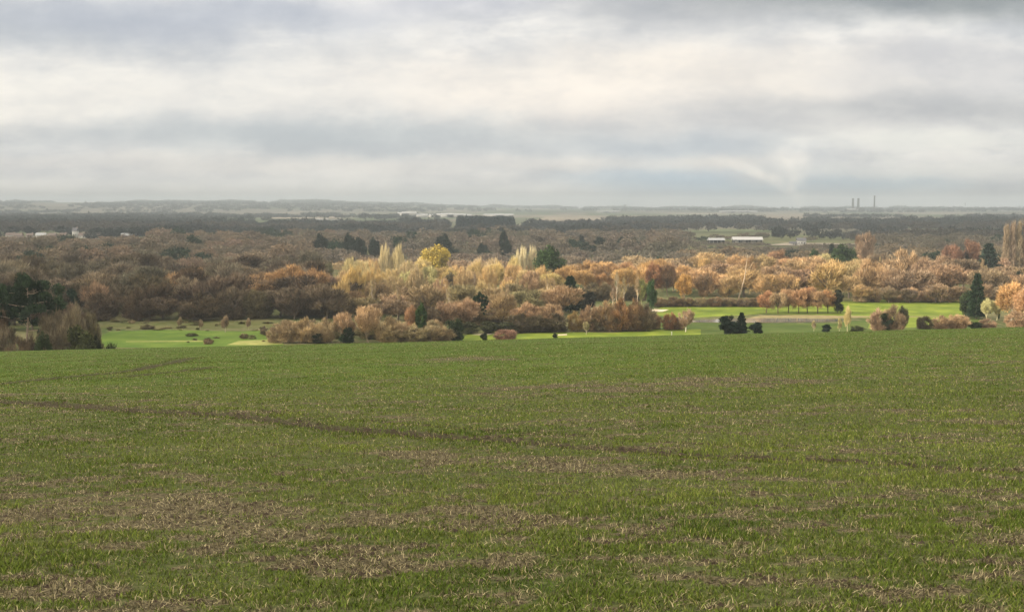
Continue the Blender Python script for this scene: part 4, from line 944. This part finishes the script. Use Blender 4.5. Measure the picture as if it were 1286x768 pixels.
for u, vt, lab in [(656, 258.5, 'thin mast on the horizon above the plantation'), (785, 256.6, 'stubby water tower on the horizon'), (929, 256.5, 'mast on the horizon above the white houses'), (1212, 254.4, 'small mast on the right horizon')]:
    d_ = 9900.0; x = ray(u, 260)[0] * d_; z = float(terrain(x, d_)); H = EYE + ray(u, vt)[1] * d_ - z; r_ = 9 if u == 785 else 3
    o = thing('mast' if u != 785 else 'water_tower', lab, 'mast' if u != 785 else 'water tower', (x, d_, z - 1))
    lathe('shaft', [(r_ * .8, 0), (r_ * .5, H * .7)], conc, o); lathe('head', [(r_ * .5, H * .7), (r_, H * .76), (r_, H * .96), (r_ * .3, H)], conc, o)
d_ = 3900.0; x = ray(98, 280)[0] * d_; z = float(terrain(x, d_))
o = thing('church_tower', 'square grey tower above the trees on the left plain', 'tower', (x, d_, z))
Ht = EYE + ray(98, 268.5)[1] * d_ - z; boxes('shaft', [(-5, -5, 0, 5, 5, Ht * .9)], conc, o); boxes('parapet', [(-5.6, -5.6, Ht * .9, 5.6, 5.6, Ht)], conc, o)
# posts on the golf course
for u, vt, vb_, lab in [(843.5, 416.3, 420.6, 'tiny white marker post on the grass left of the dark trio'), (1112.5, 396, 400, 'thin white marker post on the right fairway')]:
    x, y, z = site(u, vb_); h_ = (vb_ - vt) / FPX * y; o = thing('marker_post', lab, 'post', (x, y, z))
    lathe('shaft', [(.14, 0), (.12, h_ * .9)], white, o, 8); lathe('cap', [(.2, h_ * .9), (.2, h_), (.01, h_ + .05)], white, o, 8)

# ------------------------------------------------------------------ unseen cloud deck, its gap shaped to cast the shade; smoke, haze
def hole(x, y):
    """ground positions where the gap in the cloud lets the sun through."""
    n = fbm(x / 45 + 50, y / 45 + 50, 201, 3) - .5; n2 = fbm(x / 150, y / 150, 205, 2) - .5
    e = 60 * n + 60 * n2
    left = -74 - .06 * (y - 400) + e * .6
    left = np.where(y < 394, -118 + e * .3, left)
    nearb = 352 + .02 * x + e * .12; farb = 880 - .55 * np.maximum(x - 160, 0) + e * 1.4
    a = (x > left) & (y > nearb) & (y < farb) & (x < 620)
    for (cx, cy, sx, sy) in [(-800, 4300, 1300, 500), (900, 5600, 1500, 700)]:
        a |= ((x - cx) / sx) ** 2 + ((y - cy) / sy) ** 2 < 1 + 1.5 * n2
    return a
gx = np.concatenate([np.arange(-7000, -400, 200), np.arange(-400, 700, 11), np.arange(700, 7200, 200)])
gy = np.concatenate([np.arange(-900, 260, 100), np.arange(260, 1150, 11), np.arange(1150, 8501, 130)])
GX, GY = np.meshgrid(gx, gy, indexing='ij')
ALT = 1700.0; sh = SUNV / SUNV[2] * (ALT - VALLEY)
bot = np.stack([GX + sh[0], GY + sh[1], np.full(GX.shape, ALT)], -1) + (SUNV / SUNV[2] * 1.0)[None, None] * (0 + 40 * fbm(GX / 300, GY / 300, 211, 3))[..., None]
top = bot + SUNV[None, None] * (60 + 900 * fbm(GX / 500, GY / 500, 215, 4))[..., None]
cx_ = (GX[:-1, :-1] + GX[1:, 1:]) / 2; cy_ = (GY[:-1, :-1] + GY[1:, 1:]) / 2
solid = ~hole(cx_, cy_)
idx = np.arange(GX.size).reshape(GX.shape); n0 = GX.size
q = np.stack([idx[:-1, :-1], idx[1:, :-1], idx[1:, 1:], idx[:-1, 1:]], -1)
Fb = q[solid][:, ::-1]; Ft = q[solid] + n0
from collections import Counter
ed = np.concatenate([Ft[:, [0, 1]], Ft[:, [1, 2]], Ft[:, [2, 3]], Ft[:, [3, 0]]]) - n0
key = np.sort(ed, 1); uk, inv, ct = np.unique(key, axis=0, return_inverse=True, return_counts=True)
be = ed[ct[inv.ravel()] == 1]
Fs = np.c_[be[:, 1], be[:, 0], be[:, 0] + n0, be[:, 1] + n0]
cm_ = bpy.data.materials.new('cloud'); cm_.use_nodes = True; nt = cm_.node_tree; nt.nodes.clear()
out = nt.nodes.new('ShaderNodeOutputMaterial'); tb = nt.nodes.new('ShaderNodeBsdfTransparent'); tl = nt.nodes.new('ShaderNodeBsdfTranslucent'); mx = nt.nodes.new('ShaderNodeMixShader')
tb.inputs[0].default_value = (1, 1, 1, 1); tl.inputs[0].default_value = (.95, .95, .96, 1); mx.inputs[0].default_value = .48
nt.links.new(tb.outputs[0], mx.inputs[1]); nt.links.new(tl.outputs[0], mx.inputs[2]); nt.links.new(mx.outputs[0], out.inputs['Surface'])
link('cloud', mesh_np('cloud', np.concatenate([bot.reshape(-1, 3), top.reshape(-1, 3)]), np.concatenate([Fb, Ft, Fs])), cm_, kind='stuff',
     label='unseen grey cloud layer casting the shade, its gap shaped to light the valley', category='cloud')

def volmat(name, color, dens, aniso=0.0):
    m = bpy.data.materials.new(name); m.use_nodes = True; t = m.node_tree; t.nodes.clear()
    o_ = t.nodes.new('ShaderNodeOutputMaterial'); p = t.nodes.new('ShaderNodeVolumePrincipled')
    p.inputs['Color'].default_value = (*color, 1); p.inputs['Density'].default_value = dens; p.inputs['Anisotropy'].default_value = aniso
    t.links.new(p.outputs[0], o_.inputs['Volume']); return m
boxes('haze', [(-9500, -700, VALLEY - 5, 9500, 13650, 88)], volmat('haze_air', (.80, .91, 1.0), 1.55e-4, .0)); hz = bpy.data.objects['haze']; hz['kind'] = 'stuff'; hz['label'] = 'pale winter haze over the whole valley'
# smoke plume beyond the horizon
D_ = 14400.0
def plume(u0, v0, u1, v1, r0, r1, bend, name, label, dens):
    """a soft, ragged column: dense on its curved axis, breaking up outwards and towards the top."""
    rx, rz = ray(u0, v0); o = np.array([rx * D_, D_, EYE + rz * D_]); e = np.array([ray(u1, v0)[0] * D_, D_, EYE + ray(u0, v1)[1] * D_]) - o
    r0 = r0 / FPX * D_; r1 = r1 / FPX * D_; bend = bend / FPX * D_
    m = bpy.data.materials.new(name); m.use_nodes = True; m.node_tree.nodes.clear()
    out_ = N(m, 'ShaderNodeOutputMaterial'); p = N(m, 'ShaderNodeVolumePrincipled'); p.inputs['Color'].default_value = (1, .985, .96, 1)
    pos = N(m, 'ShaderNodeTexCoord').outputs['Object']; sp = N(m, 'ShaderNodeSeparateXYZ'); L(m, pos, sp.inputs[0])
    t = math_(m, 'DIVIDE', sp.outputs['Z'], float(e[2]), True)
    cx = math_(m, 'ADD', math_(m, 'MULTIPLY', t, float(e[0] - bend)), math_(m, 'MULTIPLY', math_(m, 'MULTIPLY', t, t), float(bend)))
    nz = noise(m, 1 / 170, 4, pos, .6); nz2 = noise(m, 1 / 420, 2, pos)
    dx = math_(m, 'ADD', math_(m, 'SUBTRACT', sp.outputs['X'], cx), math_(m, 'MULTIPLY', math_(m, 'SUBTRACT', nz2, .5), math_(m, 'MULTIPLY', t, 420)))
    rr = math_(m, 'ADD', math_(m, 'MULTIPLY', t, r1 - r0), r0)
    rho = math_(m, 'DIVIDE', math_(m, 'SQRT', math_(m, 'ADD', math_(m, 'MULTIPLY', dx, dx), math_(m, 'MULTIPLY', sp.outputs['Y'], sp.outputs['Y']))), rr)
    core = math_(m, 'SUBTRACT', 1, ramp(m, rho, .1, 1.0))
    thin = math_(m, 'DIVIDE', r0, rr)
    top = math_(m, 'SUBTRACT', 1, ramp(m, t, .55, 1.0))
    den = math_(m, 'MULTIPLY', math_(m, 'MULTIPLY', core, ramp(m, nz, .30, .68)), math_(m, 'MULTIPLY', math_(m, 'MULTIPLY', top, dens), math_(m, 'POWER', thin, .75)))
    L(m, den, p.inputs['Density']); L(m, p.outputs[0], out_.inputs['Volume'])
    x0 = min(0, e[0]) - r1 - 150; x1 = max(0, e[0]) + r1 + 150
    ob = boxes(name, [(x0, -r1 - 60, -20, x1, r1 + 60, e[2] + 10)], m); ob.location = tuple(o)
    ob['kind'] = 'stuff'; ob['label'] = label; ob['category'] = 'smoke'
D_ = 14600.0
plume(1006, 263, 990, 164, 5, 50, 6, 'smoke', 'thin white steam column rising beyond the horizon beside the towers', .006)
D_ = 15600.0
plume(1006, 263, 885, 192, 8, 42, -104, 'smoke', 'thicker steam trail drifting left from the same foot', .0055)
print('things', cnt, 'objects', len(bpy.data.objects))
